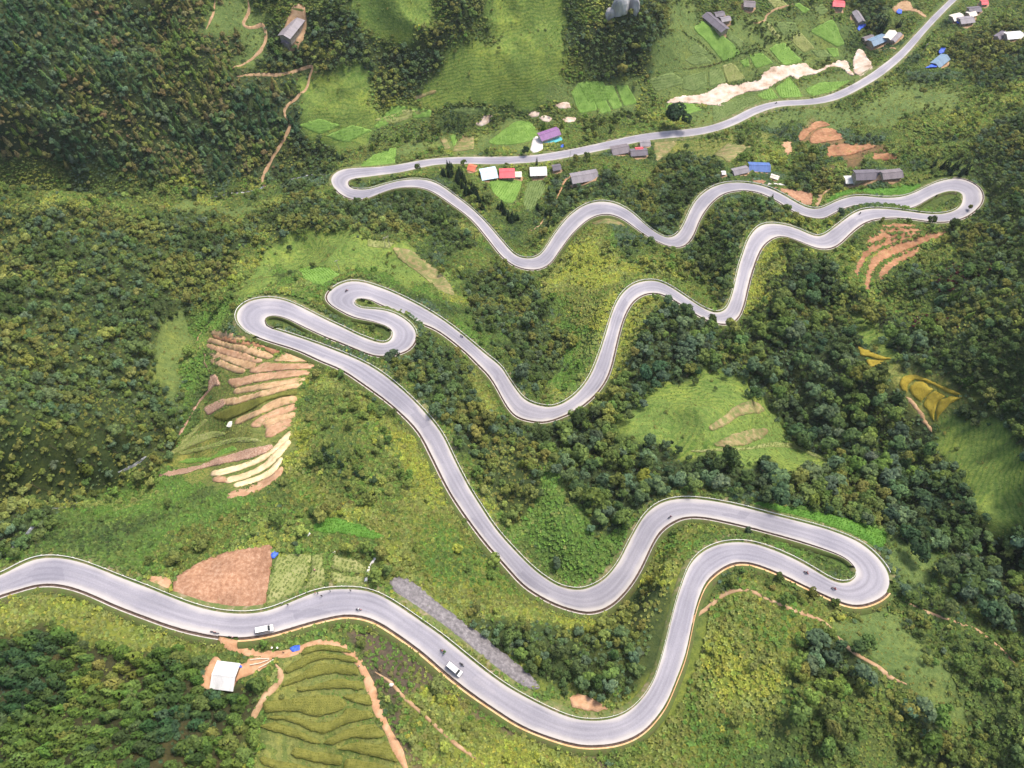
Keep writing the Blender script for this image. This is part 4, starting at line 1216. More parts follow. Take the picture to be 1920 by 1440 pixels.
for nm, lb, fr, w, mt, txt in [
    ("gully_stream", "small stream glinting in the gully below the tan terraces", "i", 1.0, "water", "10,1040 60,990 110,952 140,932"),
    ("gully_riffle", "white riffle of the stream below the terraced spur", "i", 1.1, "water", "222,886 240,878 258,868 275,856"),
    ("valley_stream", "rocky stream at the foot of the wooded mountain", "i", 1.5, "water", "640,322 600,327 560,333 500,347 430,363 380,371"),
    ("hill_path", "narrow orange footpath zigzagging down the wooded mountain", "q00", 1.9, "dirt", "1390,-20 1400,60 1370,130 1400,155 1470,140 1495,190 1480,260 1440,310 1350,370 1285,395"),
    ("valley_path", "orange footpath curving down to the stream crossing", "q00", 1.9, "dirt", "1330,430 1450,420 1600,415 1690,390 1755,375 1740,440 1700,520 1620,590 1600,640 1630,700 1600,780 1550,860 1500,950 1475,1020 1500,1060"),
    ("short_path", "short orange trail near the top edge of the mountain wood", "q00", 1.4, "dirt", "1210,-10 1205,40 1190,100 1160,165"),
    ("farm_track", "orange earth track leading off the road and around the rice paddies", "i", 2.4, "orange", "412,1190 422,1204 445,1216 470,1223 500,1226 535,1226 560,1219 578,1210 600,1206 630,1210 655,1222 672,1240 685,1265 697,1295 707,1325 720,1355 735,1385 750,1415 765,1450"),
    ("yard_path", "worn earth path from the shed yard along the paddy edge", "c", 1.8, "dirt", "430,310 480,390 480,470 420,560 330,640 270,740 210,850 190,960"),
    ("meadow_path", "narrow dirt path across the meadow below the lower right hairpin", "q22", 1.4, "dirt", "40,640 70,590 140,540 220,470 300,440 400,450 500,500 620,550 780,610 860,690 940,770 1030,830 1100,870 1170,930 1260,970"),
    ("ridge_path", "thin dirt path along the grassy ridge right of the meadow", "q22", 1.1, "dirt", "1230,490 1330,545 1450,590 1560,630 1650,660 1780,760 1880,860"),
    ("slope_path", "thin pale path crossing the bushy slope below the road", "q12", 1.0, "dirt", "190,900 280,960 340,1030 440,1120 560,1230 650,1310 720,1360 830,1440"),
    ("terrace_path", "pale footpath along the left edge of the tan terraces", "a", 0.9, "dirt", "650,60 600,120 550,190 510,270 540,360 590,430 580,500 620,570 640,620"),
    ("driveway", "white concrete driveway to the blue roofed house", "g", 3.2, "yard", "440,735 480,700 560,695 650,715"),
    ("farm_drive", "tan dirt driveway to the dark tiled farmhouse", "g", 3.0, "dirt", "905,915 930,860 950,800 1040,740"),
    ("house_track", "orange dirt track down from the long grey house", "e", 1.8, "orange", "880,830 920,740 960,660 1040,610 1110,575"),
    ("garden_path", "pale path through the pine hollow", "e", 1.5, "dirt", "620,1140 680,1100 730,1060 765,1015"),
    ("village_lane", "curving pale lane between the upper village plots", "h", 1.6, "dirt", "790,260 860,255 925,225 940,180 1000,130 1080,95 1240,45"),
    ("house_path", "short pale path from the valley road to the steel blue house", "k", 1.6, "dirt", "550,570 480,555 400,545 280,570"),
]:
    path(nm, pl(fr, txt), w, SOIL[mt], lb)

# ------------------------------------------------------------------ plants: leaf meshes
def leaves_mesh(name, C, N, size, leaf, asp=1.0, seed=0):
    """one quad leaf clump per row: centre C, facing N"""
    r = np.random.default_rng(seed)
    n = len(C)
    N = N / np.maximum(np.linalg.norm(N, axis=1, keepdims=True), 1e-6)
    up = np.where(np.abs(N[:, 2:3]) > 0.9, np.array([[1.0, 0, 0]]), np.array([[0, 0, 1.0]]))
    a = np.cross(up, N); a /= np.maximum(np.linalg.norm(a, axis=1, keepdims=True), 1e-6); b = np.cross(N, a)
    th = r.uniform(0, 2 * np.pi, n)[:, None]
    a, b = a * np.cos(th) + b * np.sin(th), -a * np.sin(th) + b * np.cos(th)
    s = (size * r.uniform(.7, 1.3, n))[:, None]
    j = lambda: r.uniform(.75, 1.2, (n, 1))
    v = np.stack([C - a * s * j(), C - b * s * asp * j() - N * s * .25, C + a * s * j(), C + b * s * asp * j() - N * s * .25], 1).reshape(-1, 3)
    f = np.arange(4 * n).reshape(-1, 4)
    return npmesh(name, v, f, attrs={"leaf": ("POINT", "FLOAT", np.repeat(leaf, 4))})


def crown_broad(name, seed, lobes=11, per=46, flat=0.85):
    r = np.random.default_rng(seed)
    C, N, F, S = [], [], [], []
    for k in range(lobes):
        d = r.normal(size=3); d /= np.linalg.norm(d); d[2] = abs(d[2]) * 0.9 - 0.15
        c = d * np.array([.72, .72, .60 * flat]) * r.uniform(.45, 1.0) + np.array([0, 0, 0.1])
        rad = r.uniform(.24, .44)
        n = r.normal(size=(per, 3)); n /= np.linalg.norm(n, axis=1, keepdims=True); n[:, 2] = np.where(n[:, 2] < -0.35, -n[:, 2], n[:, 2])
        C.append(c + n * rad * r.uniform(.82, 1.06, (per, 1))); N.append(n + r.normal(size=(per, 3)) * .24 + np.array([0, 0, .18]))
        F.append(np.clip(r.normal(.42 + r.uniform(-.16, .16), .16, per) + n[:, 2] * .05, 0, 1)); S.append(np.full(per, .135))
    return leaves_mesh(name, np.vstack(C), np.vstack(N), np.concatenate(S), np.concatenate(F), .8, seed)


def crown_pine(name, seed, tiers=13, slim=1.0):
    r = np.random.default_rng(seed)
    C, N, F, S = [], [], [], []
    for t in range(tiers):
        h = t / (tiers - 1)
        rad = (1 - h ** 1.5) ** 0.75 * slim * r.uniform(.88, 1.08) + .06
        n = int(8 + 22 * (1 - h))
        a = r.uniform(0, 2 * np.pi, n); q = np.sqrt(r.uniform(.28, 1.0, n)) * rad
        z = -1 + 2.0 * h + r.normal(0, .05, n) - .16 * q
        C.append(np.stack([np.cos(a) * q, np.sin(a) * q, z], -1))
        N.append(np.stack([np.cos(a) * .75, np.sin(a) * .75, np.full(n, .9)], -1) + r.normal(size=(n, 3)) * .3)
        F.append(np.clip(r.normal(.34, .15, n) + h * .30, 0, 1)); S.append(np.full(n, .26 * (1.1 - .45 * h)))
    return leaves_mesh(name, np.vstack(C), np.vstack(N), np.concatenate(S), np.concatenate(F), .55, seed)


def trunk_mesh(name, seed, pine=False):
    r = random.Random(seed)
    b = B()
    b.tube([(0, 0, -0.25), (r.uniform(-.02, .02), r.uniform(-.02, .02), .35), (r.uniform(-.05, .05), r.uniform(-.05, .05), .98 if pine else .75)], [.052, .040, .012], 6)
    if not pine:
        for k in range(4):
            a = k * 1.6 + r.uniform(0, .8)
            b.tube([(0, 0, .38 + .08 * k), (math.cos(a) * .22, math.sin(a) * .22, .58 + .08 * k), (math.cos(a) * .38, math.sin(a) * .38, .74 + .05 * k)], [.024, .016, .006], 5)
    return b.mesh(name)


BARK = noise_mat("bark", [(.07, .05, .035), (.13, .10, .075)], 3.0, bump=0.03)
BROAD = [crown_broad("broadleaf_crown", 100 + k, lobes=9 + k % 4 * 2, flat=(.8, 1.0, .7, 1.15, .9, .75)[k]) for k in range(6)]
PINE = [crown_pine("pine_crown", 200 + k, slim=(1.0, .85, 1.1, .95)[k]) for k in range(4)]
BUSH = [crown_broad("bush_leaves", 300 + k, lobes=5 + k, per=34, flat=.7) for k in range(4)]
T_B, T_P = trunk_mesh("broadleaf_trunk", 1), trunk_mesh("pine_trunk", 2, True)


# ------------------------------------------------------------------ houses
def roof_mat(name, c, rib=5.0, var=.16):
    m, nt, b = new_mat(name)
    L = nt.links.new
    tc = nt.nodes.new("ShaderNodeTexCoord").outputs["Object"]
    n = nd(nt, "ShaderNodeTexNoise", i_Scale=0.5, i_Detail=6.0, i_Roughness=0.7); L(tc, n.inputs["Vector"])
    c = np.array(c)
    mp = nt.nodes.new("ShaderNodeMapping"); mp.inputs["Scale"].default_value = (1.6, .25, .25); L(tc, mp.inputs[0]); L(mp.outputs[0], n.inputs["Vector"])      # streaks run down the slope
    L(ramp(nt, n.outputs[0], [(.22, tuple(c * .45 + np.array([.10, .05, .03]))), (.33, tuple(c * (1 - var * 1.6))), (.5, tuple(c)), (.72, tuple(np.clip(c * (1 + var), 0, .85)))]), b.inputs["Base Color"])
    b.inputs["Roughness"].default_value = 0.55; b.inputs["Specular IOR Level"].default_value = 0.35
    w = nd(nt, "ShaderNodeTexWave", i_Scale=rib, i_Distortion=0.0); w.bands_direction = 'X'; L(tc, w.inputs["Vector"])
    bp = nd(nt, "ShaderNodeBump", i_Strength=0.6, i_Distance=0.04); L(w.outputs["Fac"], bp.inputs["Height"]); L(bp.outputs[0], b.inputs["Normal"])
    return m


ROOF = {k: roof_mat("roof_" + k, c) for k, c in {
    "purple": (.24, .12, .27), "lightblue": (.50, .66, .76), "red": (.66, .10, .12), "orange": (.62, .16, .09), "white": (.62, .61, .60), "grey": (.22, .20, .22), "dark": (.13, .115, .14),
    "blue": (.075, .14, .36), "steel": (.15, .23, .32), "cream": (.62, .56, .48), "teal": (.08, .42, .46), "tile": (.17, .145, .16)}.items()}
WALL = noise_mat("plaster_wall", [(.26, .22, .17), (.40, .35, .29)], 0.6, bump=0.01)
WOOD = noise_mat("old_planks", [(.16, .10, .06), (.26, .18, .11)], 1.0, stretch=(1, 1, 6), bump=0.02)
GLASS = noise_mat("dark_window_pane", [(.02, .025, .03), (.05, .055, .06)], 0.7, rough=0.15, spec=0.5)
PAINT = noise_mat("painted_frame", [(.42, .40, .36), (.55, .52, .48)], 1.0)
BLUE = noise_mat("blue_tarpaulin", [(.03, .07, .42), (.05, .12, .60), (.09, .18, .68)], 0.8, rough=0.5, bump=0.15, bscale=1.2)


def slab(a, b, c, d, t):
    """a thin four-cornered plate with thickness t (corners a b c d counter-clockwise from above)"""
    a, b, c, d = (Vector(q) for q in (a, b, c, d)); n = (b - a).cross(d - a).normalized() * t
    return [a, b, c, d, a - n, b - n, c - n, d - n], [(0, 1, 2, 3), (7, 6, 5, 4), (0, 4, 5, 1), (1, 5, 6, 2), (2, 6, 7, 3), (3, 7, 4, 0)]


def house(name, label, A, Bp, span, roof, wall_h=3.0, rise=1.5, wall=None, windows=2, awning=None, mono=False, group=None, yard=True):
    """gabled house whose ridge runs between two points seen in the photograph"""
    mid = ((A[0] + Bp[0]) / 2, (A[1] + Bp[1]) / 2)
    base = onto(*mid)[0]
    for _ in range(3):
        top = base[2] + wall_h + rise
        pa, pb = at_z(A[0], A[1], top), at_z(Bp[0], Bp[1], top)
        c = (pa + pb) / 2
        base = np.array([c[0], c[1], float(ground(c[0], c[1]))])
    Ln = float(np.hypot(*(pb - pa)[:2])); rz = math.atan2(pb[1] - pa[1], pb[0] - pa[0])
    root = empty(name, tuple(base), rz)
    ov = min(.85, span * .12)
    x, y = Ln / 2 - ov, span / 2 - ov
    X, Y, e = Ln / 2, span / 2, wall_h - .22
    tw = e + (ov / Y) * (rise + .22) - .16 if not mono else wall_h      # wall top stays under the roof plate
    w = B(); zl = -3.0
    if mono:
        v = [(-x, -y, zl), (x, -y, zl), (x, y, zl), (-x, y, zl), (-x, -y, wall_h), (x, -y, wall_h), (x, y, wall_h + rise - .08), (-x, y, wall_h + rise - .08)]
        w.add(v, [(0, 1, 5, 4), (1, 2, 6, 5), (2, 3, 7, 6), (3, 0, 4, 7), (4, 5, 6, 7)])
    else:
        v = [(-x, -y, zl), (x, -y, zl), (x, y, zl), (-x, y, zl), (-x, -y, tw), (x, -y, tw), (x, y, tw), (-x, y, tw), (-x, 0, wall_h + rise - .16), (x, 0, wall_h + rise - .16)]
        w.add(v, [(0, 1, 5, 4), (2, 3, 7, 6), (1, 2, 6, 9, 5), (3, 0, 4, 8, 7), (4, 5, 9, 8), (6, 7, 8, 9)])
    link("wall", w.mesh("wall"), wall or WALL, root)
    rm = ROOF[roof]
    if mono:
        link("roof", B().add(*slab((-X, -Y, wall_h + .02), (X, -Y, wall_h + .02), (X, Y, wall_h + rise), (-X, Y, wall_h + rise), .1)).mesh("roof"), rm, root)
    else:
        link("roof_slope", B().add(*slab((-X, -Y, e), (X, -Y, e), (X, .02, wall_h + rise), (-X, .02, wall_h + rise), .1)).mesh("roof_slope"), rm, root)
        link("roof_slope", B().add(*slab((-X, -.02, wall_h + rise), (X, -.02, wall_h + rise), (X, Y, e), (-X, Y, e), .1)).mesh("roof_slope"), rm, root)
        link("ridge_cap", B().box((0, 0, wall_h + rise + .05), (Ln + .04, .36, .10)).mesh("ridge_cap"), rm, root)
    if windows:
        for s in (-1, 1):
            n = windows + 1
            for k in range(n):
                px = -x + (k + .5) * 2 * x / n
                if k == n // 2:
                    d = link("door", B().box((px, s * (y + .03), 1.05), (.95, .06, 2.1)).mesh("door"), WOOD, root)
                    link("handle", B().box((px + .35, s * (y + .08), 1.0), (.05, .05, .16)).mesh("handle"), PAINT, d)
                else:
                    f = link("window", B().box((px, s * (y + .025), 1.6), (1.2, .05, 1.1)).mesh("window"), PAINT, root)
                    link("pane", B().box((px, s * (y + .04), 1.6), (1.0, .05, .9)).mesh("pane"), GLASS, f)
    if awning:
        link("awning", B().add(*slab((-X, -Y - 2.2, 2.1), (X, -Y - 2.2, 2.1), (X, -Y + .42, 2.75), (-X, -Y + .42, 2.75), .08)).mesh("awning"), ROOF[awning], root)
        for q in (-1, 0, 1): link("awning_post", B().box((q * (X - .3), -Y - 2.0, .2), (.1, .1, 3.8)).mesh("awning_post"), PAINT, root)
    # keep plants off the roof in the picture
    P = [project(*(root.location.x + math.cos(rz) * a - math.sin(rz) * b_, root.location.y + math.sin(rz) * a + math.cos(rz) * b_, root.location.z + h))[:2]
         for a, b_, h in ((-X, -Y, wall_h), (X, -Y, wall_h), (X, Y, wall_h), (-X, Y, wall_h))]
    raster(np.array(P), BARE); raster(np.array(P), CLEAR)
    if yard:
        an = np.arange(0, 6.283, .45); rr = np.random.default_rng(int(Ln * 100) % 977)
        q = np.stack([np.cos(an) * (X + 1.0) * rr.uniform(.8, 1.15, len(an)), np.sin(an) * (Y + 1.4) * rr.uniform(.8, 1.15, len(an)) - .8], -1)
        q = q @ np.array([[math.cos(rz), math.sin(rz)], [-math.sin(rz), math.cos(rz)]]) + base[:2]
        if road_near(q[:, 0], q[:, 1])[0].min() > .6:
            g = drape("yard", None, SOIL["dirt"], lift=.14, skirt=.5, step=1.6, xy=q, bare=False)
            if g: tag(g, "trodden earth yard around a house", kind="structure")
    return tag(root, label, "house" if "shed" not in name else "shed", group)


def uv_(fr, *q): return tuple(map(tuple, pl(fr, " ".join(str(a) for a in q))))


def H_(name, label, fr, a, b, c, d, span, roof, **k):
    p = uv_(fr, a, b, c, d); return house(name, label, p[0], p[1], span, roof, **k)


H_("purple_house", "two storey house with purple metal roof and teal awning", "r", 612, 425, 1055, 275, 8.4, "purple", wall_h=5.4, rise=1.5, awning="teal", windows=3, wall=noise_mat("white_plaster", [(.55, .53, .50), (.66, .64, .61)], .6))
H_("shop_house", "village shop with large pale blue metal roof", "s", 968, 410, 1335, 345, 10.5, "lightblue", wall_h=3.2, rise=1.6)
H_("red_roofed_shop", "village shop with bright red roof", "s", 1392, 385, 1745, 375, 8.6, "red", wall_h=3.0, rise=1.3)
H_("orange_roofed_hut", "small hut with orange red roof at the pine row", "s", 690, 250, 870, 295, 6.0, "orange", wall_h=2.4, rise=1.2, windows=0)
H_("white_roofed_shop", "low building with plain white sheet roof by the village garden", "r", 400, 1195, 785, 1180, 8.0, "white", wall_h=2.8, rise=.9)
H_("dark_hut", "small dark grey hut beside the white sheet roof", "r", 905, 1110, 1100, 1075, 5.6, "dark", wall_h=2.4, rise=1.1, windows=0)
H_("paved_shed", "flat pale shed between the red roof and the white sheet roof", "s", 1730, 430, 1900, 425, 5.0, "cream", wall_h=2.4, rise=.4, windows=0)
H_("grey_long_house", "long house with worn grey roof above the round spur", "e", 1012, 632, 1255, 590, 9.5, "grey", wall_h=2.8, rise=1.5)
H_("grey_tiled_house", "grey tiled house on the valley road below the river", "e", 1372, 398, 1530, 368, 8.6, "tile", wall_h=2.8, rise=1.6)
H_("dark_tiled_shed", "dark tiled shed next to the grey tiled house", "e", 1545, 400, 1700, 388, 7.0, "dark", wall_h=2.6, rise=1.3, windows=0)
H_("red_panel_shed", "small shed with a square red roof panel", "e", 1592, 378, 1662, 374, 5.2, "red", wall_h=2.9, rise=1.3, windows=0)
H_("grey_annex", "small grey annex at the valley road edge", "e", 1632, 322, 1728, 318, 6.0, "grey", wall_h=2.6, rise=.9, windows=0)
H_("blue_roofed_house", "house with deep blue roof above the upper bend", "g", 305, 535, 500, 542, 8.2, "blue", wall_h=3.2, rise=1.5)
H_("lean_to", "long grey lean-to attached to the blue roofed house", "g", 165, 580, 305, 548, 6.0, "grey", wall_h=2.4, rise=1.0, windows=0)
H_("white_kiosk_shed", "tiny white roofed shed left of the blue roofed house", "g", 62, 590, 102, 588, 3.4, "white", wall_h=2.2, rise=.4, windows=0)
H_("grey_kiosk_shed", "tiny pale shed below the blue roofed house", "g", 505, 615, 580, 640, 3.6, "cream", wall_h=2.2, rise=.4, windows=0)
H_("dark_farmhouse", "long dark tiled farmhouse near the far right hairpin", "g", 1268, 598, 1500, 588, 8.4, "dark", wall_h=2.8, rise=1.6)
H_("farm_barn", "lower dark barn joined to the long dark farmhouse", "g", 1508, 600, 1694, 582, 7.6, "tile", wall_h=2.4, rise=1.3, windows=0)
H_("white_tarp_shed", "open shed with bright white sheet roof by the dark farmhouse", "g", 1175, 650, 1305, 645, 6.4, "white", wall_h=2.4, rise=.6, windows=0)
H_("terrace_house", "long dark tiled house above the bright green plot", "h", 268, 135, 490, 322, 8.8, "dark", wall_h=2.8, rise=1.6)
H_("upper_shed", "grey shed roof behind the long dark tiled house", "h", 362, 150, 470, 130, 6.0, "dark", wall_h=2.6, rise=1.0, windows=0)
H_("lower_shed", "square grey shed beside the long dark tiled house", "h", 430, 205, 540, 185, 6.0, "grey", wall_h=2.6, rise=1.0, windows=0)
H_("brown_house", "dark brown roofed house on the upper village lane", "h", 690, 12, 825, 20, 8.0, "tile", wall_h=2.8, rise=1.5)
H_("village_red_house", "red roofed house in the trees at the top edge", "h", 1690, 15, 1830, 25, 8.0, "red", wall_h=3.0, rise=1.3)
H_("village_grey_house", "grey house among the dark village pines", "k", 30, 110, 110, 230, 6.5, "grey", wall_h=2.8, rise=1.3)
H_("steel_blue_house", "house with steel blue roof and white ridge by the village road", "k", 200, 462, 372, 392, 9.0, "steel", wall_h=3.4, rise=1.6)
H_("cream_barn", "cream barrel shaped barn joined to the steel blue house", "k", 395, 428, 470, 340, 8.6, "cream", wall_h=2.8, rise=1.5, windows=0)
H_("tin_shed", "narrow tin shed behind the cream barn", "k", 450, 455, 535, 365, 4.2, "grey", wall_h=2.4, rise=.6, windows=0)
H_("brown_annex", "small brown annex behind the steel blue house", "k", 120, 430, 230, 395, 5.0, "tile", wall_h=2.4, rise=.8, windows=0)
H_("slate_blue_house", "slate blue house with blue tarpaulins below the village road", "k", 930, 715, 1055, 612, 8.6, "steel", wall_h=3.0, rise=1.6)
H_("white_village_house", "white roofed house on the right hand village slope", "k", 1725, 385, 1915, 370, 8.5, "white", wall_h=2.8, rise=1.2)
H_("dark_village_shed", "dark shed beside the white roofed village house", "k", 1620, 410, 1715, 350, 6.0, "dark", wall_h=2.4, rise=1.0, windows=0)
H_("cream_village_house", "cream roofed house at the village road edge", "k", 1115, 190, 1235, 160, 8.0, "cream", wall_h=2.8, rise=1.0)
H_("pale_village_house", "small pale roofed house behind the cream roofed one", "k", 1300, 150, 1380, 125, 7.0, "cream", wall_h=2.8, rise=1.0)
H_("grey_village_house", "wide grey roofed house in the upper right village", "k", 1200, 215, 1360, 195, 8.5, "grey", wall_h=2.8, rise=1.2)
H_("dark_village_house", "dark roofed house at the back of the village", "k", 1300, 95, 1440, 80, 7.0, "dark", wall_h=2.8, rise=1.2)
H_("red_village_hut", "red roofed hut at the top right edge", "k", 1440, 12, 1520, 8, 6.0, "red", wall_h=2.8, rise=1.0, windows=0)
H_("mountain_house", "long grey tiled mountain house at the top of the wooded slope", "q00", 1562, 100, 1665, -25, 10.0, "grey", wall_h=2.8, rise=1.7)
H_("mountain_shed", "small grey shed below the mountain house", "q00", 1580, 185, 1612, 140, 6.0, "tile", wall_h=2.4, rise=1.0, windows=0)
H_("white_shed", "shed with broad white metal roof beside the rice paddies", "w", 205, 1005, 735, 1070, 7.6, "white", wall_h=2.8, rise=1.0, wall=WOOD, windows=1, yard=False)


# ------------------------------------------------------------------ tarpaulins, fences, poles, rocks
def tarp(label, fr, txt, lift=.5):
    o = drape("tarpaulin", pl(fr, txt), BLUE, lift=lift, skirt=.35, step=.8, wob=.5, bare=True)
    if o: tag(o, label, "tarpaulin", "blue tarpaulins")


tarp("crumpled blue tarpaulin on the corner of the ploughed field", "q02", "1525,240 1540,222 1565,220 1568,240 1545,262 1528,262")
tarp("blue tarpaulin lying beside the orange farm track", "c", "580,145 640,115 695,110 697,165 610,188 590,170", .35)
tarp("blue sheet hanging out behind the white roofed shed", "w", "780,820 830,795 915,830 880,875 800,865", .5)
tarp("round blue tarpaulin at the village road edge", "k", "1145,250 1180,215 1230,245 1215,280 1160,275", 1.2)
tarp("blue tarpaulin behind the slate blue house", "k", "945,600 975,555 1025,560 1010,610 960,625", 1.6)
tarp("blue tarpaulin at the gable end of the slate blue house", "k", "800,780 880,735 945,740 930,770 850,775", 1.6)
tarp("blue sheet under the dark village pines", "k", "40,330 60,285 130,275 145,300 90,325 60,355", 1.0)
tarp("blue tent sheet on the village square", "k", "475,145 500,115 540,130 535,170 495,170", 1.4)
tarp("blue sheet beside the purple roofed house", "r", "1085,650 1130,620 1165,640 1140,690 1090,690", .8)


def lines_thing(name, label, cat, fr, segs, r, mat, h=0.5, posts=True, part="rail"):
    root = None
    for txt in segs:
        P = pl(fr, txt); q = onto(P[:, 0], P[:, 1])
        if root is None: root = empty(name, tuple(q[0]))
        o = np.array(root.location)
        pts = [tuple(a - o + np.array([0, 0, h])) for a in q]
        link(part, B().tube(pts, r, 6).mesh(part), mat, root)
        if posts:
            for a in q: link("post", B().box(tuple(a - o + np.array([0, 0, h / 2 - .2])), (.12, .12, h + .6)).mesh("post"), mat, root)
    return tag(root, label, cat)


BAMB = noise_mat("pale_bamboo", [(.55, .47, .36), (.68, .62, .52)], 1.0)
lines_thing("bamboo_fence", "pointed enclosure of pale bamboo poles beside the shed yard", "fence", "w", ["1085,690 1290,668 1505,668", "1085,806 1300,765 1505,690", "1280,868 1440,790 1605,682"], .13, BAMB, .7)


def wall_line(label, fr, txt, w, h, mat):
    P = pl(fr, txt); q = onto(P[:, 0], P[:, 1]); c = catmull(q, 4)
    t = np.gradient(c[:, :2], axis=0); t /= np.linalg.norm(t, axis=1, keepdims=True); n = np.stack([-t[:, 1], t[:, 0]], -1)
    z = ground(c[:, 0], c[:, 1])
    rows = [np.column_stack([c[:, :2] + n * s * w / 2, z + k]) for s, k in ((-1, -.6), (-1, h), (1, h), (1, -.6))]
    v = np.concatenate(rows)
    return tag(link("stone_wall", npmesh("stone_wall", v, strip_faces(len(c), 4)), mat), label, "wall")


STONE = noise_mat("white_stone", [(.42, .40, .36), (.62, .60, .56), (.72, .70, .67)], 1.4, bump=.12)
wall_line("pale stone wall at the end of the vegetable plot", "q12", "225,200 190,262 152,330 138,395", .8, .6, STONE)
wall_line("white parapet wall at the lower left road edge", "q02", "-60,375 0,352 75,316", .7, .8, STONE)
wall_line("short white wall beside the clover patch", "i", "574,1006 582,1000", .6, .5, STONE)


def rock_mesh(name, seed, sub=3, rough=.35):
    bm = bmesh.new(); bmesh.ops.create_icosphere(bm, subdivisions=sub, radius=1.0)
    r = np.random.default_rng(seed); D = r.normal(size=(9, 3)); D /= np.linalg.norm(D, axis=1, keepdims=True); K = r.uniform(.55, .95, 9)
    for v in bm.verts:
        p = np.array(v.co); m = 1.0
        for d, k in zip(D, K): m = min(m, k / max(float(p @ d), 1e-3)) if p @ d > .2 else m
        v.co = Vector(p * m * (1 + rough * .3 * (float(vnoise(np.array([p[0] * 5 + seed]), np.array([p[1] * 5 + p[2] * 7]), seed)[0]) - .5)))
    me = bpy.data.meshes.new(name); bm.to_mesh(me); bm.free(); return me


LIME = noise_mat("limestone", [(.08, .075, .08), (.44, .42, .42), (.72, .70, .70)], .22, bump=.5, bscale=.7, stretch=(1, 1, .35))
raster(pl('q10', '1450,100 1480,50 1520,-20 1680,-20 1660,40 1580,70 1530,100'), BARE)
_rk = [rock_mesh("rock", k) for k in range(4)]
for lb, (u, v), sc, rz, mt in [("tall pale limestone outcrop at the top edge", (1163, 20), (7.5, 5, 12), .5, LIME), ("dark limestone knob left of the pale outcrop", (1143, 32), (4, 3.5, 7), 1.2, LIME), ("grey limestone block right of the pale outcrop", (1186, 14), (6, 4, 9), 2.2, LIME),
                               ("white boulder beside the thin pale path", (733, 1284), (.9, .6, 1.0), .3, STONE), ("heap of white stones on the terrace edge", (433, 795), (2.3, 1.6, .8), .4, STONE), ("white stone in the vegetable plot corner", (627, 1036), (.6, .5, .5), 0, STONE), ("small white marker stone on the road bend at the far left", (90, 1052), (.35, .3, .7), 0, STONE)]:
    p = onto(u, v)[0]
    o = link("rock", _rk[int(u) % 4], mt, loc=(p[0], p[1], p[2] + sc[2] * .15), rotz=rz, scale=sc)
    if not o.data.materials: o.data.materials.append(mt)
    o.material_slots[0].link = 'OBJECT'; o.material_slots[0].material = mt
    tag(o, lb, "rock")


def pole(label, u, v, h, cross=1, twin=False):
    p = onto(u, v)[0]; root = empty("utility_pole", tuple(p), .5)
    for s in ((-1.2, 1.2) if twin else (0,)):
        link("shaft", B().tube([(s, 0, -.6), (s, 0, h)], [.17, .11], 8).mesh("shaft"), CONC, root)
    for k in range(cross):
        c = link("crossarm", B().box((0, 0, h - .5 - .8 * k), (3.4 if twin else 2.0, .14, .14)).mesh("crossarm"), CONC, root)
        for s in (-.85, 0, .85): link("insulator", B().tube([(s, 0, h - .42 - .8 * k), (s, 0, h - .18 - .8 * k)], .06, 6).mesh("insulator"), GLASS, c)
    tag(root, label, "pole", "utility poles")


pole("slim white pole above the upper left hairpin", 637, 508, 9)
pole("twin pole frame on the grassy knoll", 727, 462, 9, 2, True)
pole("concrete pole beside the village road", 1729, 100, 9, 2)
pole("concrete pole in front of the purple roofed house", 1068, 300, 9, 1)

# ------------------------------------------------------------------ vehicles
CARW = noise_mat("white_van_paint", [(.66, .66, .655), (.72, .72, .71)], .6, rough=.3, spec=.5)
TYRE = noise_mat("tyre_rubber", [(.012, .012, .012), (.03, .03, .03)], 3.0)
STEEL = noise_mat("steel", [(.30, .30, .31), (.45, .45, .46)], 2.0, rough=.35, spec=.6)
REDP = noise_mat("red_paint", [(.42, .03, .03), (.55, .05, .04)], 1.0, rough=.35)
BLKP = noise_mat("black_plastic", [(.015, .015, .018), (.035, .035, .04)], 2.0, rough=.5)
LAMP = noise_mat("clear_lamp", [(.70, .72, .74), (.85, .86, .88)], 2.0, rough=.1)


def road_at(u, v):
    """point on the road surface seen at a picture point, and the road's direction there"""
    z = float(onto(u, v)[0][2])
    for _ in range(4):
        p = at_z(u, v, z); k = int(((RC[:, :2] - p[:2]) ** 2).sum(1).argmin()); z = RC[k, 2] + .06
    t = RC[min(k + 2, NS - 1)] - RC[max(k - 2, 0)]
    return at_z(u, v, z), math.atan2(t[1], t[0]), math.atan2(t[2], float(np.hypot(t[0], t[1])))


def extrude_profile(prof, y0, y1, inset=0.0, top=1.2):
    """closed side outline (x, z) carried across y; upper points drawn in by inset (tumblehome)"""
    n = len(prof)
    f = lambda z: inset * max(0.0, (z - top))
    v = [(x, y0 + f(z), z) for x, z in prof] + [(x, y1 - f(z), z) for x, z in prof]
    return v, [tuple(range(n))[::-1], tuple(range(n, 2 * n))] + [(i, (i + 1) % n, n + (i + 1) % n, n + i) for i in range(n)]


def wheel(root, x, y, r=.34, w=.22):
    t = B(); N = 18
    ring = lambda q, yy: [(x + q * math.cos(2 * math.pi * k / N), yy, r + q * math.sin(2 * math.pi * k / N)) for k in range(N)]
    v = ring(r, y - w / 2) + ring(r, y + w / 2) + ring(r * .6, y + w / 2) + ring(r * .6, y - w / 2)
    t.add(v, [(a * N + k, a * N + (k + 1) % N, ((a + 1) % 4) * N + (k + 1) % N, ((a + 1) % 4) * N + k) for a in range(4) for k in range(N)])
    wh = link("wheel", t.mesh("wheel", False), TYRE, root)
    h = B().tube([(x, y - w / 2 + .02, r), (x, y + w / 2 - .02, r)], r * .6, 14)
    link("rim", h.mesh("rim"), STEEL, wh)


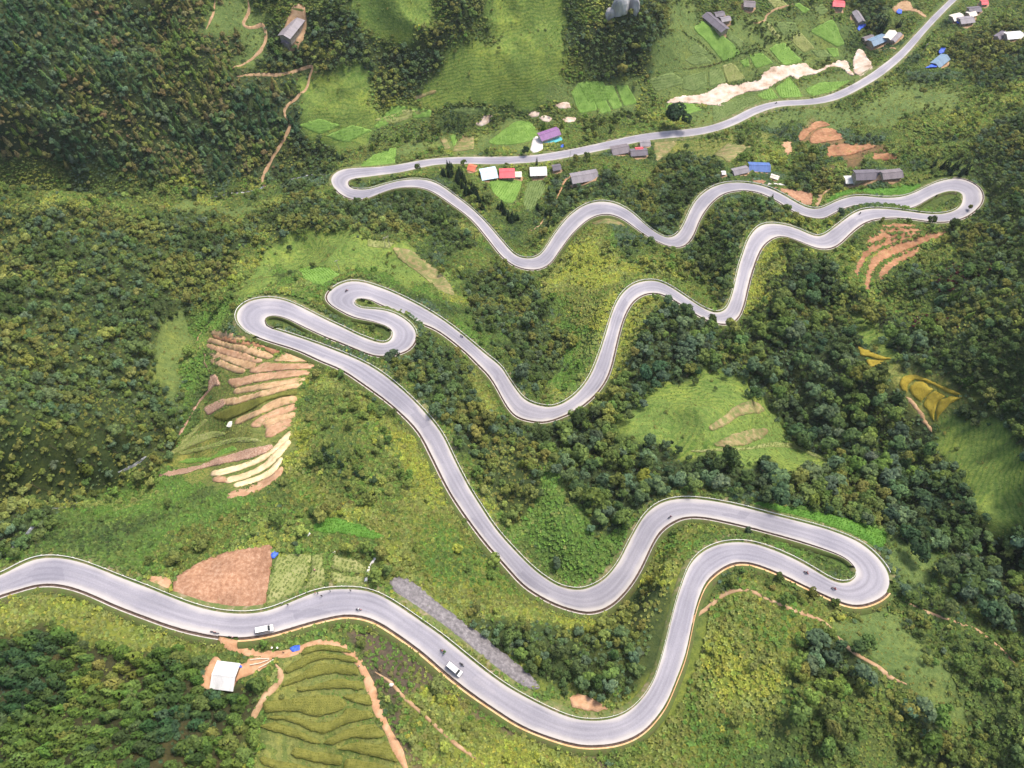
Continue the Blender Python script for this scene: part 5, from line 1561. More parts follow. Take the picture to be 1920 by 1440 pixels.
def van(label, u, v, flip):
    p, a, sl = road_at(u, v)
    root = empty("van", tuple(p), a + (math.pi if flip else 0)); root.scale = (.93, .93, .93); root.rotation_euler = (0, -sl if not flip else sl, a + (math.pi if flip else 0))
    prof = [(-2.75, .35), (2.45, .35), (2.72, .5), (2.76, .85), (2.62, 1.05), (1.75, 1.35), (1.05, 2.18), (.75, 2.28), (-2.55, 2.28), (-2.72, 2.16), (-2.78, 1.1)]
    b = B(); b.add(*extrude_profile(prof, -1.0, 1.0, .14, 1.2))
    body = b.mesh("body"); bm = bmesh.new(); bm.from_mesh(body); bmesh.ops.bevel(bm, geom=bm.edges[:], offset=.06, segments=2, affect='EDGES'); bm.to_mesh(body); bm.free()
    link("body", body, CARW, root)
    link("windscreen", B().add(*slab((1.78, -.86, 1.37), (1.78, .86, 1.37), (1.1, .78, 2.16), (1.1, -.78, 2.16), .03)).mesh("windscreen"), GLASS, root).location = (.045, 0, .03)
    for s in (-1, 1):
        for x0, x1 in ((.2, 1.15), (-.95, .1), (-1.85, -1.05), (-2.6, -1.95)):
            link("side_window", B().box(((x0 + x1) / 2, s * .955, 1.68), (x1 - x0, .05, .58)).mesh("side_window"), GLASS, root)
        link("headlight", B().box((2.68, s * .74, .92), (.16, .36, .2)).mesh("headlight"), LAMP, root)
        link("tail_light", B().box((-2.77, s * .84, 1.15), (.06, .18, .5)).mesh("tail_light"), REDP, root)
        m = link("mirror", B().box((1.55, s * 1.12, 1.42), (.12, .22, .26)).mesh("mirror"), BLKP, root)
        for x in (-1.75, 1.75): wheel(root, x, s * .92)
    link("rear_window", B().box((-2.75, 0, 1.72), (.06, 1.4, .55)).mesh("rear_window"), GLASS, root)
    link("bumper", B().box((2.74, 0, .5), (.14, 1.9, .24)).mesh("bumper"), BLKP, root); link("bumper", B().box((-2.8, 0, .48), (.14, 1.9, .24)).mesh("bumper"), BLKP, root)
    link("number_plate", B().box((2.83, 0, .52), (.03, .5, .12)).mesh("number_plate"), LAMP, root)
    for x in (-1.6, -.6, .4): link("roof_rib", B().box((x, 0, 2.29), (.06, 1.5, .04)).mesh("roof_rib"), CARW, root)
    return tag(root, label, "van", "white vans")


van("white van heading right beside the orange dirt junction", 497, 1181, False)
van("white van heading down past the long gravel strip", 852, 1255, False)


def skin_person(name, joints, edges, rad):
    me = bpy.data.meshes.new(name); me.from_pydata(joints, edges, [])
    return me


def person_mesh(name, pose):
    if pose == "stand":
        J = [(0, 0, .92), (0, 0, 1.15), (0, 0, 1.40), (0, .01, 1.50), (0, .02, 1.58), (0, .03, 1.70), (-.19, 0, 1.40), (-.25, .02, 1.14), (-.24, .10, .90), (.19, 0, 1.40), (.25, .02, 1.14), (.24, .10, .90),
             (-.10, 0, .88), (-.11, .02, .48), (-.11, -.02, .06), (-.11, .14, .04), (.10, 0, .88), (.12, .04, .48), (.12, .0, .06), (.12, .16, .04)]
    elif pose == "ride":
        J = [(0, -.12, .86), (0, -.08, 1.08), (0, .0, 1.32), (0, .03, 1.41), (0, .05, 1.48), (0, .07, 1.60), (-.19, .0, 1.31), (-.27, .18, 1.10), (-.28, .44, 1.05), (.19, .0, 1.31), (.27, .18, 1.10), (.28, .44, 1.05),
             (-.11, -.10, .84), (-.18, .30, .72), (-.17, .18, .32), (-.17, .32, .28), (.11, -.10, .84), (.18, .30, .72), (.17, .18, .32), (.17, .32, .28)]
    else:      # stooping
        J = [(0, 0, .86), (0, .18, 1.02), (0, .40, 1.12), (0, .48, 1.14), (0, .54, 1.16), (0, .64, 1.16), (-.19, .38, 1.10), (-.22, .46, .84), (-.18, .55, .60), (.19, .38, 1.10), (.22, .46, .84), (.18, .55, .60),
             (-.10, 0, .84), (-.13, .10, .46), (-.13, .0, .06), (-.13, .15, .04), (.10, 0, .84), (.13, .10, .46), (.13, .0, .06), (.13, .15, .04)]
    E = [(0, 1), (1, 2), (2, 3), (3, 4), (4, 5), (2, 6), (6, 7), (7, 8), (2, 9), (9, 10), (10, 11), (0, 12), (12, 13), (13, 14), (14, 15), (0, 16), (16, 17), (17, 18), (18, 19)]
    Rr = [.15, .15, .15, .065, .09, .10, .075, .055, .04, .075, .055, .04, .09, .065, .05, .04, .09, .065, .05, .04]
    me = bpy.data.meshes.new(name); me.from_pydata(J, E, [])
    o = bpy.data.objects.new("tmp", me); COL.objects.link(o)
    m = o.modifiers.new("skin", 'SKIN'); s = o.modifiers.new("sub", 'SUBSURF'); s.levels = s.render_levels = 1
    for i, q in enumerate(Rr): me.skin_vertices[0].data[i].radius = (q, q)
    me.skin_vertices[0].data[0].use_root = True
    dg = bpy.context.evaluated_depsgraph_get(); out = bpy.data.meshes.new_from_object(o.evaluated_get(dg)); out.name = name
    bpy.data.objects.remove(o, do_unlink=True)
    # which faces are skin, shirt or trousers
    out.polygons.foreach_set("use_smooth", np.ones(len(out.polygons), bool))
    return out


PERS = {k: person_mesh("person_body", k) for k in ("stand", "ride", "stoop")}


def cloth_mat(name, shirt, trousers, zcut, ztop, pose):
    """shirt above the waist, trousers below, bare skin at neck, head and hands"""
    m, nt, b = new_mat(name); L = nt.links.new
    s = nt.nodes.new("ShaderNodeSeparateXYZ"); L(nt.nodes.new("ShaderNodeTexCoord").outputs["Object"], s.inputs[0])
    r = nt.nodes.new("ShaderNodeValToRGB"); r.color_ramp.interpolation = 'CONSTANT'; e = r.color_ramp.elements
    e[0].position = 0; e[0].color = (*trousers, 1); e[1].position = zcut / 2; e[1].color = (*shirt, 1); q = e.new(ztop / 2); q.color = (.42, .26, .18, 1)
    h = nd(nt, "ShaderNodeMath", operation='DIVIDE', i_1=2.0); L(s.outputs[2], h.inputs[0]); L(h.outputs[0], r.inputs[0]); L(r.outputs[0], b.inputs["Base Color"])
    b.inputs["Roughness"].default_value = .8
    return m


HAIR = noise_mat("black_hair", [(.01, .009, .008), (.025, .022, .02)], 6.0); HAT = noise_mat("pale_hat", [(.70, .66, .58), (.80, .78, .72)], 3.0); HELM = noise_mat("red_helmet", [(.45, .04, .04), (.55, .06, .05)], 3.0, rough=.3); HELW = noise_mat("white_helmet", [(.7, .7, .7), (.8, .8, .8)], 3.0, rough=.3)
HEADP = {"stand": (0, .03, 1.66), "ride": (0, .06, 1.55), "stoop": (0, .61, 1.16)}


def dome(name, c, r, flat=1.0, brim=0.0):
    b = B(); N = 12; rings = []
    for k in range(4):
        t = k / 3 * math.pi / 2
        rings.append([(c[0] + r * math.cos(t) * math.cos(2 * math.pi * j / N), c[1] + r * math.cos(t) * math.sin(2 * math.pi * j / N), c[2] + r * flat * math.sin(t)) for j in range(N)])
    if brim: rings.insert(0, [(c[0] + (r + brim) * math.cos(2 * math.pi * j / N), c[1] + (r + brim) * math.sin(2 * math.pi * j / N), c[2] - .03) for j in range(N)])
    b.add([q for g in rings for q in g], [(a * N + j, a * N + (j + 1) % N, (a + 1) * N + (j + 1) % N, (a + 1) * N + j) for a in range(len(rings) - 1) for j in range(N)])
    return b.mesh(name, True)


def person(label, loc, rz, pose, shirt, trousers, head="hair", group=None):
    zc, zt = {"stand": (.95, 1.47), "ride": (.90, 1.39), "stoop": (.88, 1.13)}[pose]
    o = link("person", PERS[pose].copy(), cloth_mat("clothes", shirt, trousers, zc, zt, pose), loc=loc, rotz=rz)
    hp = HEADP[pose]
    link({"hair": "hair", "hat": "hat", "helmet": "helmet", "white": "helmet"}[head], dome("head_cover", (hp[0], hp[1], hp[2] + .02), .125, 1.0, .16 if head == "hat" else 0), {"hair": HAIR, "hat": HAT, "helmet": HELM, "white": HELW}[head], o)
    return tag(o, label, "person", group)


def motorbike(label, p, a, paint, group="motorbikes on and beside the road", load=False):
    root = empty("motorbike", tuple(p), a - math.pi / 2)
    for y in (-.62, .64):
        t = B(); N = 16; r, w = .29, .09
        ring = lambda q, xx: [(xx, y + q * math.cos(2 * math.pi * k / N), .29 + q * math.sin(2 * math.pi * k / N)) for k in range(N)]
        v = ring(r, -w / 2) + ring(r, w / 2) + ring(r * .7, w / 2) + ring(r * .7, -w / 2)
        t.add(v, [(b * N + k, b * N + (k + 1) % N, ((b + 1) % 4) * N + (k + 1) % N, ((b + 1) % 4) * N + k) for b in range(4) for k in range(N)])
        wh = link("wheel", t.mesh("wheel"), TYRE, root)
        link("rim", B().tube([(-.03, y, .29), (.03, y, .29)], .2, 12).mesh("rim"), STEEL, wh)
    link("frame", B().tube([(0, -.6, .3), (0, -.2, .45), (0, .25, .42), (0, .45, .85)], [.05, .09, .09, .05], 8).mesh("frame"), BLKP, root)
    link("fork", B().tube([(0, .64, .29), (0, .46, .95)], .05, 8).mesh("fork"), STEEL, root)
    link("fairing", B().box((0, .42, .68), (.34, .14, .5), 0, .75).box((0, -.5, .62), (.24, .55, .16), 0, .8).mesh("fairing"), paint, root)
    link("seat", B().box((0, -.28, .76), (.28, .85, .10), 0, .85).mesh("seat"), BLKP, root)
    link("handlebar", B().tube([(-.34, .36, 1.03), (-.1, .44, .99), (.1, .44, .99), (.34, .36, 1.03)], .022, 6).mesh("handlebar"), BLKP, root)
    link("headlight", B().tube([(0, .48, .92), (0, .56, .92)], .08, 10).mesh("headlight"), LAMP, root)
    link("mudguard", B().box((0, .66, .60), (.11, .42, .04)).mesh("mudguard"), paint, root)
    return tag(root, label, "motorbike", group)


BK = [(650, 546, True, "red", "motorbike rounding the upper left hairpin", (.05, .05, .06), "helmet", "rider in dark clothes on the motorbike at the upper left hairpin"),
      (866, 631, True, "black", "motorbike on the straight past the yellow fern bank", (.55, .55, .56), "white", "rider in a pale shirt on the straight past the yellow fern bank"),
      (673, 1143, True, "red", "red and white scooter above the orange track bend", (.70, .70, .70), "white", "rider in a white shirt on the red scooter"),
      (830, 1221, True, "black", "motorbike loaded with green branches ahead of the van", (.30, .12, .12), "helmet", "rider in a dark red shirt carrying green branches"),
      (866, 1246, True, "black", "black motorbike passing the white van", (.03, .03, .035), "hair", "rider in black passing the white van"),
      (1256, 970, True, "black", "black motorbike in the bend below the forest", (.04, .05, .09), "helmet", "rider in dark blue in the bend below the forest"),
      (1511, 1074, True, "red", "motorbike on the inside leg of the lower right hairpin", (.05, .05, .05), "helmet", "rider in black on the inside leg of the hairpin"),
      (1563, 1104, True, "red", "motorbike entering the lower right hairpin", (.30, .05, .06), "hair", "rider in dark red entering the lower right hairpin"),
      (406, 1187, False, "black", "black motorbike parked at the orange dirt junction", None, None, None), (400, 1185, False, "red", "red motorbike parked at the orange dirt junction", None, None, None),
      (1455, 194, True, "black", "motorbike on the valley road beside the river bed", (.06, .06, .07), "helmet", "rider in dark clothes beside the river bed"), (1612, 401, True, "black", "motorbike on the lane behind the red terraces", (.05, .05, .06), "hair", "rider in dark clothes behind the red terraces")]
for i, (u, v, rid, paint, lb, shirt, head, plb) in enumerate(BK):
    p, a, sl = road_at(u, v)
    a2 = a + (math.pi if i in (1, 3, 5, 10) else 0)
    motorbike(lb, p, a2, REDP if paint == "red" else BLKP)
    if rid: person(plb, (p[0], p[1], p[2] - .02), a2 - math.pi / 2, "ride", shirt, (.03, .03, .045), head, "motorbike riders")
    if i == 3:
        o = link("branch_bundle", crown_broad("branch_bundle", 900, 4, 40), LEAF_O, loc=(p[0] - math.cos(a2) * .5, p[1] - math.sin(a2) * .5, p[2] + 1.15), rotz=a2, scale=(1.0, .8, .7)); o.color = (.06, .12, .03, 1)
        tag(o, "bundle of green branches tied on the loaded motorbike", "branches")
for u, v, onroad, pose, rz, shirt, tr, head, lb in [
    (530, 1133, True, "stand", .3, (.66, .64, .62), (.05, .05, .08), "hair", "person in a white shirt walking on the verge of the vegetable plot"), (541, 1135, True, "stand", .5, (.03, .03, .04), (.03, .03, .04), "hair", "person in black walking behind the white shirt"),
    (592, 1112, True, "stand", 2.2, (.45, .08, .10), (.05, .04, .06), "hair", "person in a red shirt at the vegetable plot corner"), (597, 1113, True, "stand", 1.2, (.04, .04, .06), (.03, .03, .04), "hair", "person in dark clothes at the vegetable plot corner"), (604, 1118, True, "stand", 3.5, (.03, .03, .04), (.03, .03, .03), "hair", "person in black standing on the road edge"),
    (592, 1071, False, "stoop", .8, (.25, .04, .12), (.03, .03, .05), "hair", "person stooping among the vegetable rows"), (658, 1108, True, "stand", .2, (.10, .10, .14), (.05, .05, .07), "hair", "person in grey at the top of the road bend"), (620, 1109, True, "stand", 1.0, (.7, .7, .68), (.1, .1, .12), "hair", "person in white at the road edge below the plot"),
    (433, 1195, False, "stand", .9, (.05, .05, .08), (.03, .03, .03), "hair", "person in dark clothes on the orange dirt junction"), (438, 1196, False, "stand", 4.0, (.60, .35, .36), (.06, .05, .08), "hair", "person in pink on the orange dirt junction"),
    (513, 1216, False, "stand", 1.4, (.60, .04, .06), (.05, .05, .08), "hat", "person in red with a pale hat on the farm track"), (523, 1216, False, "stand", 2.0, (.55, .50, .42), (.05, .05, .06), "hat", "person in beige with a pale hat on the farm track"), (533, 1224, False, "stand", 3.0, (.08, .03, .05), (.03, .03, .04), "hair", "person in dark clothes beside the blue tarpaulin"),
    (446, 1278, False, "stand", .4, (.35, .05, .08), (.04, .04, .06), "hair", "person in dark red at the white shed door"), (674, 1250, False, "stand", .4, (.62, .62, .60), (.2, .2, .22), "hair", "person in white on the farm track by the paddies")]:
    if onroad: p = road_at(u, v)[0]
    else:
        p = onto(u, v)[0]; p = p + np.array([0, 0, .17])
    person(lb, tuple(p), rz, pose, shirt, tr, head, "people on foot")
# tints: (colour, words)
TINT = {"dark": ((.040, .062, .024), "dark green"), "mid": ((.068, .100, .030), "mid green"), "olive": ((.105, .115, .034), "olive green"), "yell": ((.165, .185, .038), "yellow green"),
        "blue": ((.060, .092, .058), "grey green"), "lush": ((.072, .128, .030), "fresh green"), "brown": ((.105, .085, .045), "brownish"), "deep": ((.030, .055, .030), "deep green"),
        "pale": ((.130, .155, .050), "pale green"), "wine": ((.085, .030, .035), "dark red")}
ZPAL = {"S": "blue dark mid mid olive lush pale yell", "C": "deep deep dark blue mid brown olive mid", "F": "dark dark mid blue mid olive olive pale", "B": "deep dark dark blue mid mid olive", "P": "deep dark mid mid olive",
        "Y": "mid lush olive pale yell yell", "G": "mid olive pale", "L": "dark mid lush lush pale", "T": "mid olive pale", "X": "brown olive", "V": "deep dark mid olive lush pale", "M": "dark mid mid olive lush pale", "K": "brown mid lush olive pale yell", "D": "mid lush olive pale"}
#          big  med  pine shrub tuft tuft size
ZDEN = {"S": (.00, .40, .00, .95, .95, .95), "C": (.05, .85, .68, .25, .35, .8), "F": (.07, 1.15, .03, .35, .4, .8), "B": (.85, .95, .02, .30, .3, .9), "P": (.0, .16, 1.5, .12, .3, .7),
        "Y": (.00, .11, .00, .72, 1.0, 1.0), "G": (.00, .012, .00, .06, .42, .42), "L": (.00, .08, .00, .55, 1.0, .9), "T": (.00, .004, .00, .012, .30, .36), "X": (0, 0, 0, .01, .16, .4),
        "V": (.02, .12, .05, .50, .9, .7), "M": (.14, .50, .00, .60, .8, .9), "K": (.0, .03, .0, .50, .55, .7), "D": (.0, .004, .0, .015, .75, .40)}
PAL = [[TINT[w] for w in ZPAL[c].split()] for c in ZONES]
DEN = np.array([ZDEN[c] for c in ZONES])


def scatter(spacing, seed):
    r = np.random.default_rng(seed)
    x, y = np.meshgrid(np.arange(-470, 480, spacing), np.arange(-45, 640, spacing))
    x = (x + r.uniform(-.48, .48, x.shape) * spacing).ravel(); y = (y + r.uniform(-.48, .48, y.shape) * spacing).ravel()
    z = ground(x, y)
    u, v, dep = project(x, y, z)
    k = (u > -110) & (u < 2030) & (v > -110) & (v < 1540)
    return x[k], y[k], z[k], u[k], v[k], dep[k], r


def steep(x, y):
    gx = (ground(x + 3, y) - ground(x - 3, y)) / 6; gy = (ground(x, y + 3) - ground(x, y - 3)) / 6
    return np.clip(np.sqrt(1 + gx ** 2 + gy ** 2), 1, 2.2)


def place(spacing, seed, col, hgt, allow_over=0.0):
    """accept lattice points for a plant of mean height hgt according to what the photograph shows there"""
    x, y, z, u, v, dep, r = scatter(spacing, seed)
    uc, vc, _ = project(x, y, z + hgt * 0.6); ut, vt, _ = project(x, y, z + hgt)
    zi = look(ZW, uc + r.normal(0, 7, len(x)), vc + r.normal(0, 7, len(x)))
    cl = fbm(x / 15, y / 15, 60 + min(col, 1), 3)
    thick = DEN[zi, 1] > .6                                   # closed wood; elsewhere trees and bushes gather in clumps
    dens = DEN[zi, col] * np.where(thick | (col == 2), .55 + .9 * cl, np.clip((cl - .40) * 6.5, .06, 1.9) if col < 2 else np.clip((cl - .28) * 3.4, .25, 1.5)) * .68 * steep(x, y)
    rd_, _, _, _ = road_near(x, y)
    ok = (r.uniform(size=len(x)) < dens) & (rd_ > 1.6 + hgt * 0.22)
    cov = look(BARE, u, v) | look(BARE, uc, vc) | look(BARE, ut, vt)
    rp = {0: 2.8, 1: 1.6, 2: 1.4, 3: .8}[col] * FOC / dep * .8
    for du, dv in ((-1, 0), (1, 0), (0, -1), (0, 1)): cov |= look(BARE, uc + du * rp, vc + dv * rp)
    ok &= ~cov
    ok &= ~look(CLEAR, u, v)
    return x[ok], y[ok], z[ok], uc[ok], vc[ok], dep[ok], zi[ok], r


def tints(zi, r, x, y, soft=1.0):
    """colour by zone palette, drifting smoothly over the slope with a little change from plant to plant"""
    n = len(zi); c = np.zeros((n, 3)); w = np.empty(n, object)
    drift = np.clip((fbm(x / 22, y / 22, 91, 3) - .5) * 1.9 + .5, 0, 1)
    for k in range(len(ZONES)):
        m = np.nonzero(zi == k)[0]
        if not len(m): continue
        p = PAL[k]; q = np.clip(drift[m] * .9 + r.normal(0, .13 * soft, len(m)) + .05, 0, .999) * (len(p) - 1)
        odd = r.uniform(size=len(m)) < .07 * soft
        q = np.where(odd, r.uniform(0, len(p) - 1.001, len(m)), q)
        i = q.astype(int); t = (q - i)[:, None]
        pc = np.array([a[0] for a in p]); j = np.minimum(i + 1, len(p) - 1)
        c[m] = pc[i] * (1 - t) + pc[j] * t; w[m] = [p[int(round(a))][1] for a in q]
    c *= 1.62 * (1 + r.uniform(-.2, .24, (n, 1)) * soft) * r.normal(1, .05, (n, 3))
    return np.clip(c, .008, .5), w


ANCH = [(180, 1330, "in the pine wood below the lower left road"), (120, 1180, "on the fern slope under the lower left road"), (430, 1340, "beside the white roofed shed"), (700, 1300, "between the farm track and the road"),
        (900, 1390, "on the slope under the lowest bend"), (1000, 1230, "in the thicket inside the lowest bend"), (1180, 1180, "in the thicket left of the right rise"), (1420, 1180, "on the fern slope under the lower right hairpin"),
        (1380, 1370, "on the mixed slope at the bottom edge"), (1650, 1370, "in the wood below the meadow path"), (1850, 1330, "in the dark wood at the lower right corner"), (1780, 1150, "around the meadow beside the lower right hairpin"),
        (1850, 1000, "in the ravine beyond the lower right hairpin"), (1650, 930, "in the grey wood above the mown strip"), (1350, 900, "in the wood below the banded field"), (1130, 880, "in the forest gully below the central bend"),
        (1600, 760, "on the dark ridge beside the golden rice"), (1850, 650, "in the forest right of the red terraces"), (1450, 560, "on the spur above the dark ridge"), (1280, 640, "on the ridge right of the central bend"),
        (900, 830, "in the wood beside the long middle diagonal"), (720, 860, "on the shrubby slope left of the diagonal"), (640, 980, "on the slope above the vegetable plot"), (250, 990, "on the weedy slope above the lower left road"),
        (120, 820, "on the left spur above the small stream"), (150, 550, "in the forest on the left spur"), (250, 200, "on the wooded mountain at the upper left"), (700, 400, "on the knoll above the upper left hairpin"),
        (980, 600, "in the central gully"), (1120, 500, "on the bright spur behind the central gully"), (1400, 430, "on the spur between the upper right bends"), (900, 370, "in the pine row by the village shops"),
        (1150, 350, "in the trees below the long grey house"), (1800, 300, "on the hillside behind the far right hairpin"), (1600, 300, "around the dark tiled farmhouse"), (850, 120, "on the far hillside at the top"), (1200, 80, "under the limestone outcrop"), (1500, 60, "among the upper village plots"), (1750, 100, "around the upper right village")]
_an = np.array([[a, b] for a, b, _ in ANCH])


def region(u, v):
    k = int(((_an - np.array([u, v])) ** 2).sum(1).argmin()); du, dv = u - ANCH[k][0], v - ANCH[k][1]
    side = "middle part" if max(abs(du), abs(dv)) < 28 else ("upper" if dv < 0 else "lower") + " part" if abs(dv) > 1.6 * abs(du) else ("left" if du < 0 else "right") + " part" if abs(du) > 1.6 * abs(dv) else ("upper" if dv < 0 else "lower") + (" left" if du < 0 else " right")
    return ANCH[k][2], side


KINDS = []


def collect(kind, x, y, z, u, v, dep, col, words_, rad, ht, var, r):
    n = len(x)
    KINDS.append(dict(kind=kind, x=x, y=y, z=z, u=u, v=v, dep=dep, col=col, w=words_, rad=rad, ht=ht, var=var, rot=r.uniform(0, 6.283, n), lean=r.normal(0, .05, (n, 2))))


for kind, sp, sd_, colm, hgt, rl, rh in (("big", 4.6, 5, 0, 8.0, 2.4, 5.2), ("med", 2.3, 6, 1, 5.0, 1.0, 3.2), ("pine", 2.8, 7, 2, 7.0, 1.3, 2.5), ("bush", 1.6, 8, 3, 1.8, .6, 1.6)):
    x, y, z, u, v, dep, zi, r = place(sp, sd_, colm, hgt)
    c, w = tints(zi, r, x, y)
    if kind != 'bush': c = c * np.where(zi == ZONES.index('C'), 1.3, 1.03)[:, None]
    n = len(x)
    rad = rl + (rh - rl) * r.beta(1.3, 2.5, n)
    ht = {"big": rad * r.uniform(2.0, 2.7, n), "med": rad * r.uniform(1.9, 2.7, n), "pine": rad * r.uniform(2.5, 3.7, n), "bush": rad * r.uniform(1.0, 1.5, n)}[kind]
    if kind == "pine":
        c = np.where(r.uniform(size=(n, 1)) < .8, c * np.array([.85, .95, .78]), c)
    collect(kind, x, y, z, u, v, dep, c, w, rad, ht, r.integers(0, {"big": 6, "med": 6, "pine": 4, "bush": 4}[kind], n), r)

# single trees the photograph sets apart: (u, v of the foot, kind, crown radius, height, tint, label)
SOLO = [(1265, 238, "big", 10.5, 18, "deep", "huge dark round tree between the river bed and the valley road"), (738, 680, "big", 4.2, 9, "blue", "grey leaved tree overhanging the small middle hairpin"),
        (1397, 1003, "med", 1.8, 6.5, "blue", "slim grey tree standing in the lower right hairpin"), (1432, 1003, "med", 1.3, 3.6, "mid", "small rounded tree next to the slim hairpin tree"), (700, 612, "med", 1.9, 4.6, "mid", "bushy tree on the island of the small middle hairpin"),
        (668, 604, "bush", 1.2, 2.0, "mid", "round shrub at the tip of the hairpin island"), (738, 778, "med", 2.0, 4.2, "mid", "single round tree on the drain edge of the long middle diagonal"), (1517, 1104, "med", 2.1, 4.8, "olive", "round tree at the inner edge below the lower right hairpin"),
        (1457, 1082, "med", 1.7, 4.0, "mid", "small tree leaning over the drain of the inside leg"), (1560, 1130, "med", 1.9, 4.5, "mid", "dark shrub tree under the lower right hairpin wall"), (1792, 350, "med", 1.6, 5, "olive", "thin tree on the tip of the far right hairpin"),
        (1570, 410, "med", 3.0, 8, "blue", "upright grey tree between the two upper right lanes"), (1085, 797, "big", 4.6, 10, "dark", "spreading dark tree hiding the central bend"), (1042, 1060, "med", 2.6, 5, "blue", "round grey green tree inside the forest gully bend"),
        (1205, 905, "big", 4.0, 8, "yell", "yellow green tree at the edge of the forest gully"), (985, 290, "med", 3.2, 7, "deep", "dark round tree left of the white concrete yard"), (1006, 303, "pine", .9, 8, "deep", "lone slim cypress on the valley road edge"),
        (785, 315, "med", 2.6, 7, "mid", "round tree on the far left straight"), (676, 336, "med", 1.8, 4.5, "mid", "small tree on the island of the far left hairpin"), (1250, 475, "med", 2.4, 5.5, "dark", "dark tree on the outer edge of the upper dip"), (1200, 425, "med", 1.6, 4.2, "olive", "thin olive tree beside the round spur road"),
        (1100, 300, "med", 3.0, 7, "mid", "leafy tree hiding the valley road past the purple house"), (1078, 306, "med", 3.2, 7, "olive", "wide olive tree in front of the purple house"), (950, 305, "med", 1.6, 4.5, "pale", "pale thin tree in front of the red roofed shop"),
        (870, 306, "med", 2.6, 6, "mid", "broad tree at the head of the pine row"), (1330, 600, "big", 3.4, 7.5, "dark", "dark tree overhanging the bend above the ridge wood"), (1440, 360, "pine", 1.4, 6, "mid", "young pine on the spur under the blue roofed house"),
        (1700, 420, "med", 2.2, 4.5, "mid", "bushy tree at the top edge of the red terraces"), (1650, 412, "med", 1.8, 4.0, "olive", "olive shrub tree beside the red terraces lane"), (1780, 430, "big", 3.6, 8, "dark", "dark spreading tree hiding the far right hairpin"),
        (1740, 418, "big", 3.2, 7, "dark", "dense tree on the lane end above the red terraces"), (545, 470, "med", 2.0, 4.2, "deep", "dark lone bush tree on the grassy knoll"), (590, 425, "med", 2.2, 5, "deep", "dark lone tree by the pole on the grassy knoll"), (370, 372, "med", 3.6, 8, "blue", "tall blue grey tree beside the stream")]
for (su, sv, kd, rr, hh, tn, lb) in SOLO:
    p = onto(su, sv)[0]
    for _ in range(40):                                       # the foot stands off the road, on the near side
        if road_near(p[:1], p[1:2])[0][0] > 1.9: break
        p[1] -= .5; p[2] = float(ground(p[0], p[1]))
    cc = np.array(TINT[tn][0])[None]
    uu, vv, dd = project(p[0], p[1], p[2] + hh * .6)
    KINDS.append(dict(kind=kd, x=p[:1], y=p[1:2], z=p[2:3], u=np.array([uu]), v=np.array([vv]), dep=np.array([dd]), col=cc, w=np.array([TINT[tn][1]], object), rad=np.array([rr]), ht=np.array([hh]),
                      var=np.array([int(su) % 4]), rot=np.array([float(su % 6)]), lean=np.zeros((1, 2)), label=lb))

# the pine row by the village shops and hedges of pines, planted close (given as lines of feet)
def row(kind, pts, spacing, rad, ht, tint, jitter=.5, lines=1):
    c = onto(pts[:, 0], pts[:, 1])[:, :2]; seg = resample(np.vstack([c, c[::-1][1:-1]]) if len(c) > 2 else c, spacing)[: int(np.sum(np.linalg.norm(np.diff(c, axis=0), axis=1)) / spacing) + 1]
    r = np.random.default_rng(int(abs(pts).sum()) % 9999)
    P = np.vstack([seg + r.normal(0, jitter + 1.3 * (lines - 1), seg.shape) for _ in range(lines)])
    z = ground(P[:, 0], P[:, 1]); n = len(P)
    rd_, _, _, _ = road_near(P[:, 0], P[:, 1]); k = rd_ > 1.2
    P, z, n = P[k], z[k], int(k.sum())
    if not n: return
    h = ht * r.uniform(.75, 1.15, n)
    u, v, d = project(P[:, 0], P[:, 1], z + h * .6)
    KINDS.append(dict(kind=kind, x=P[:, 0], y=P[:, 1], z=z, u=u, v=v, dep=d, col=np.array(TINT[tint][0])[None] * r.uniform(.7, 1.3, (n, 1)), w=np.array([TINT[tint][1]] * n, object), rad=rad * r.uniform(.8, 1.2, n), ht=h,
                      var=r.integers(0, 4, n), rot=r.uniform(0, 6.28, n), lean=r.normal(0, .03, (n, 2))))


row("pine", pl("s", "150,400 420,560 620,780 800,960 1000,1080 1250,1200"), 2.4, 1.5, 8, "deep", .6, 3)
row("pine", pl("s", "300,330 520,560 700,700"), 2.4, 1.5, 8, "deep", .6, 2)
row("pine", pl("e", "380,900 450,1000 520,1080 560,1040"), 2.2, 1.5, 7.5, "deep", .8, 2)
row("pine", pl("e", "700,920 760,980 840,1000 740,1180"), 3.0, 1.4, 6.5, "deep", .8)
row("pine", pl("k", "150,300 220,350 330,340 220,220"), 2.6, 1.5, 10, "deep", .8, 2)
row("pine", pl("k", "500,300 540,310"), 2.4, 1.1, 9, "deep", .3)
row("pine", pl("i", "1760,318 1790,322 1815,330"), 2.2, 1.4, 9, "deep", .8, 3)
row("med", pl("i", "1185,842 1230,838 1275,832"), 1.8, 1.1, 3.0, "deep", .3)
row("med", pl("i", "610,850 650,880 700,905"), 2.0, 1.2, 2.8, "deep", .3)
row("med", pl("i", "700,270 770,262 830,240 900,230 960,222"), 2.3, 1.6, 3.8, "mid", .8, 2)
row("med", pl("i", "1100,240 1150,225 1210,215"), 2.3, 1.9, 4.4, "mid", .8, 3)
row("bush", pl("d", "1180,820 1300,700 1450,700 1640,720"), 1.6, 1.0, 1.7, "wine", 1.4, 4)
row("bush", pl("d", "960,1190 1000,1270 1030,1340"), 1.5, 1.0, 1.6, "wine", 1.0, 3)
row("bush", pl("h", "0,360 180,470 400,690"), 1.5, .9, 1.4, "mid", .4)
row("bush", pl("h", "440,700 560,660 720,590"), 1.4, .7, 1.2, "mid", .3)
row("bush", pl("h", "720,260 900,330 1050,440"), 1.9, 1.5, 2.8, "mid", 1.2, 3)
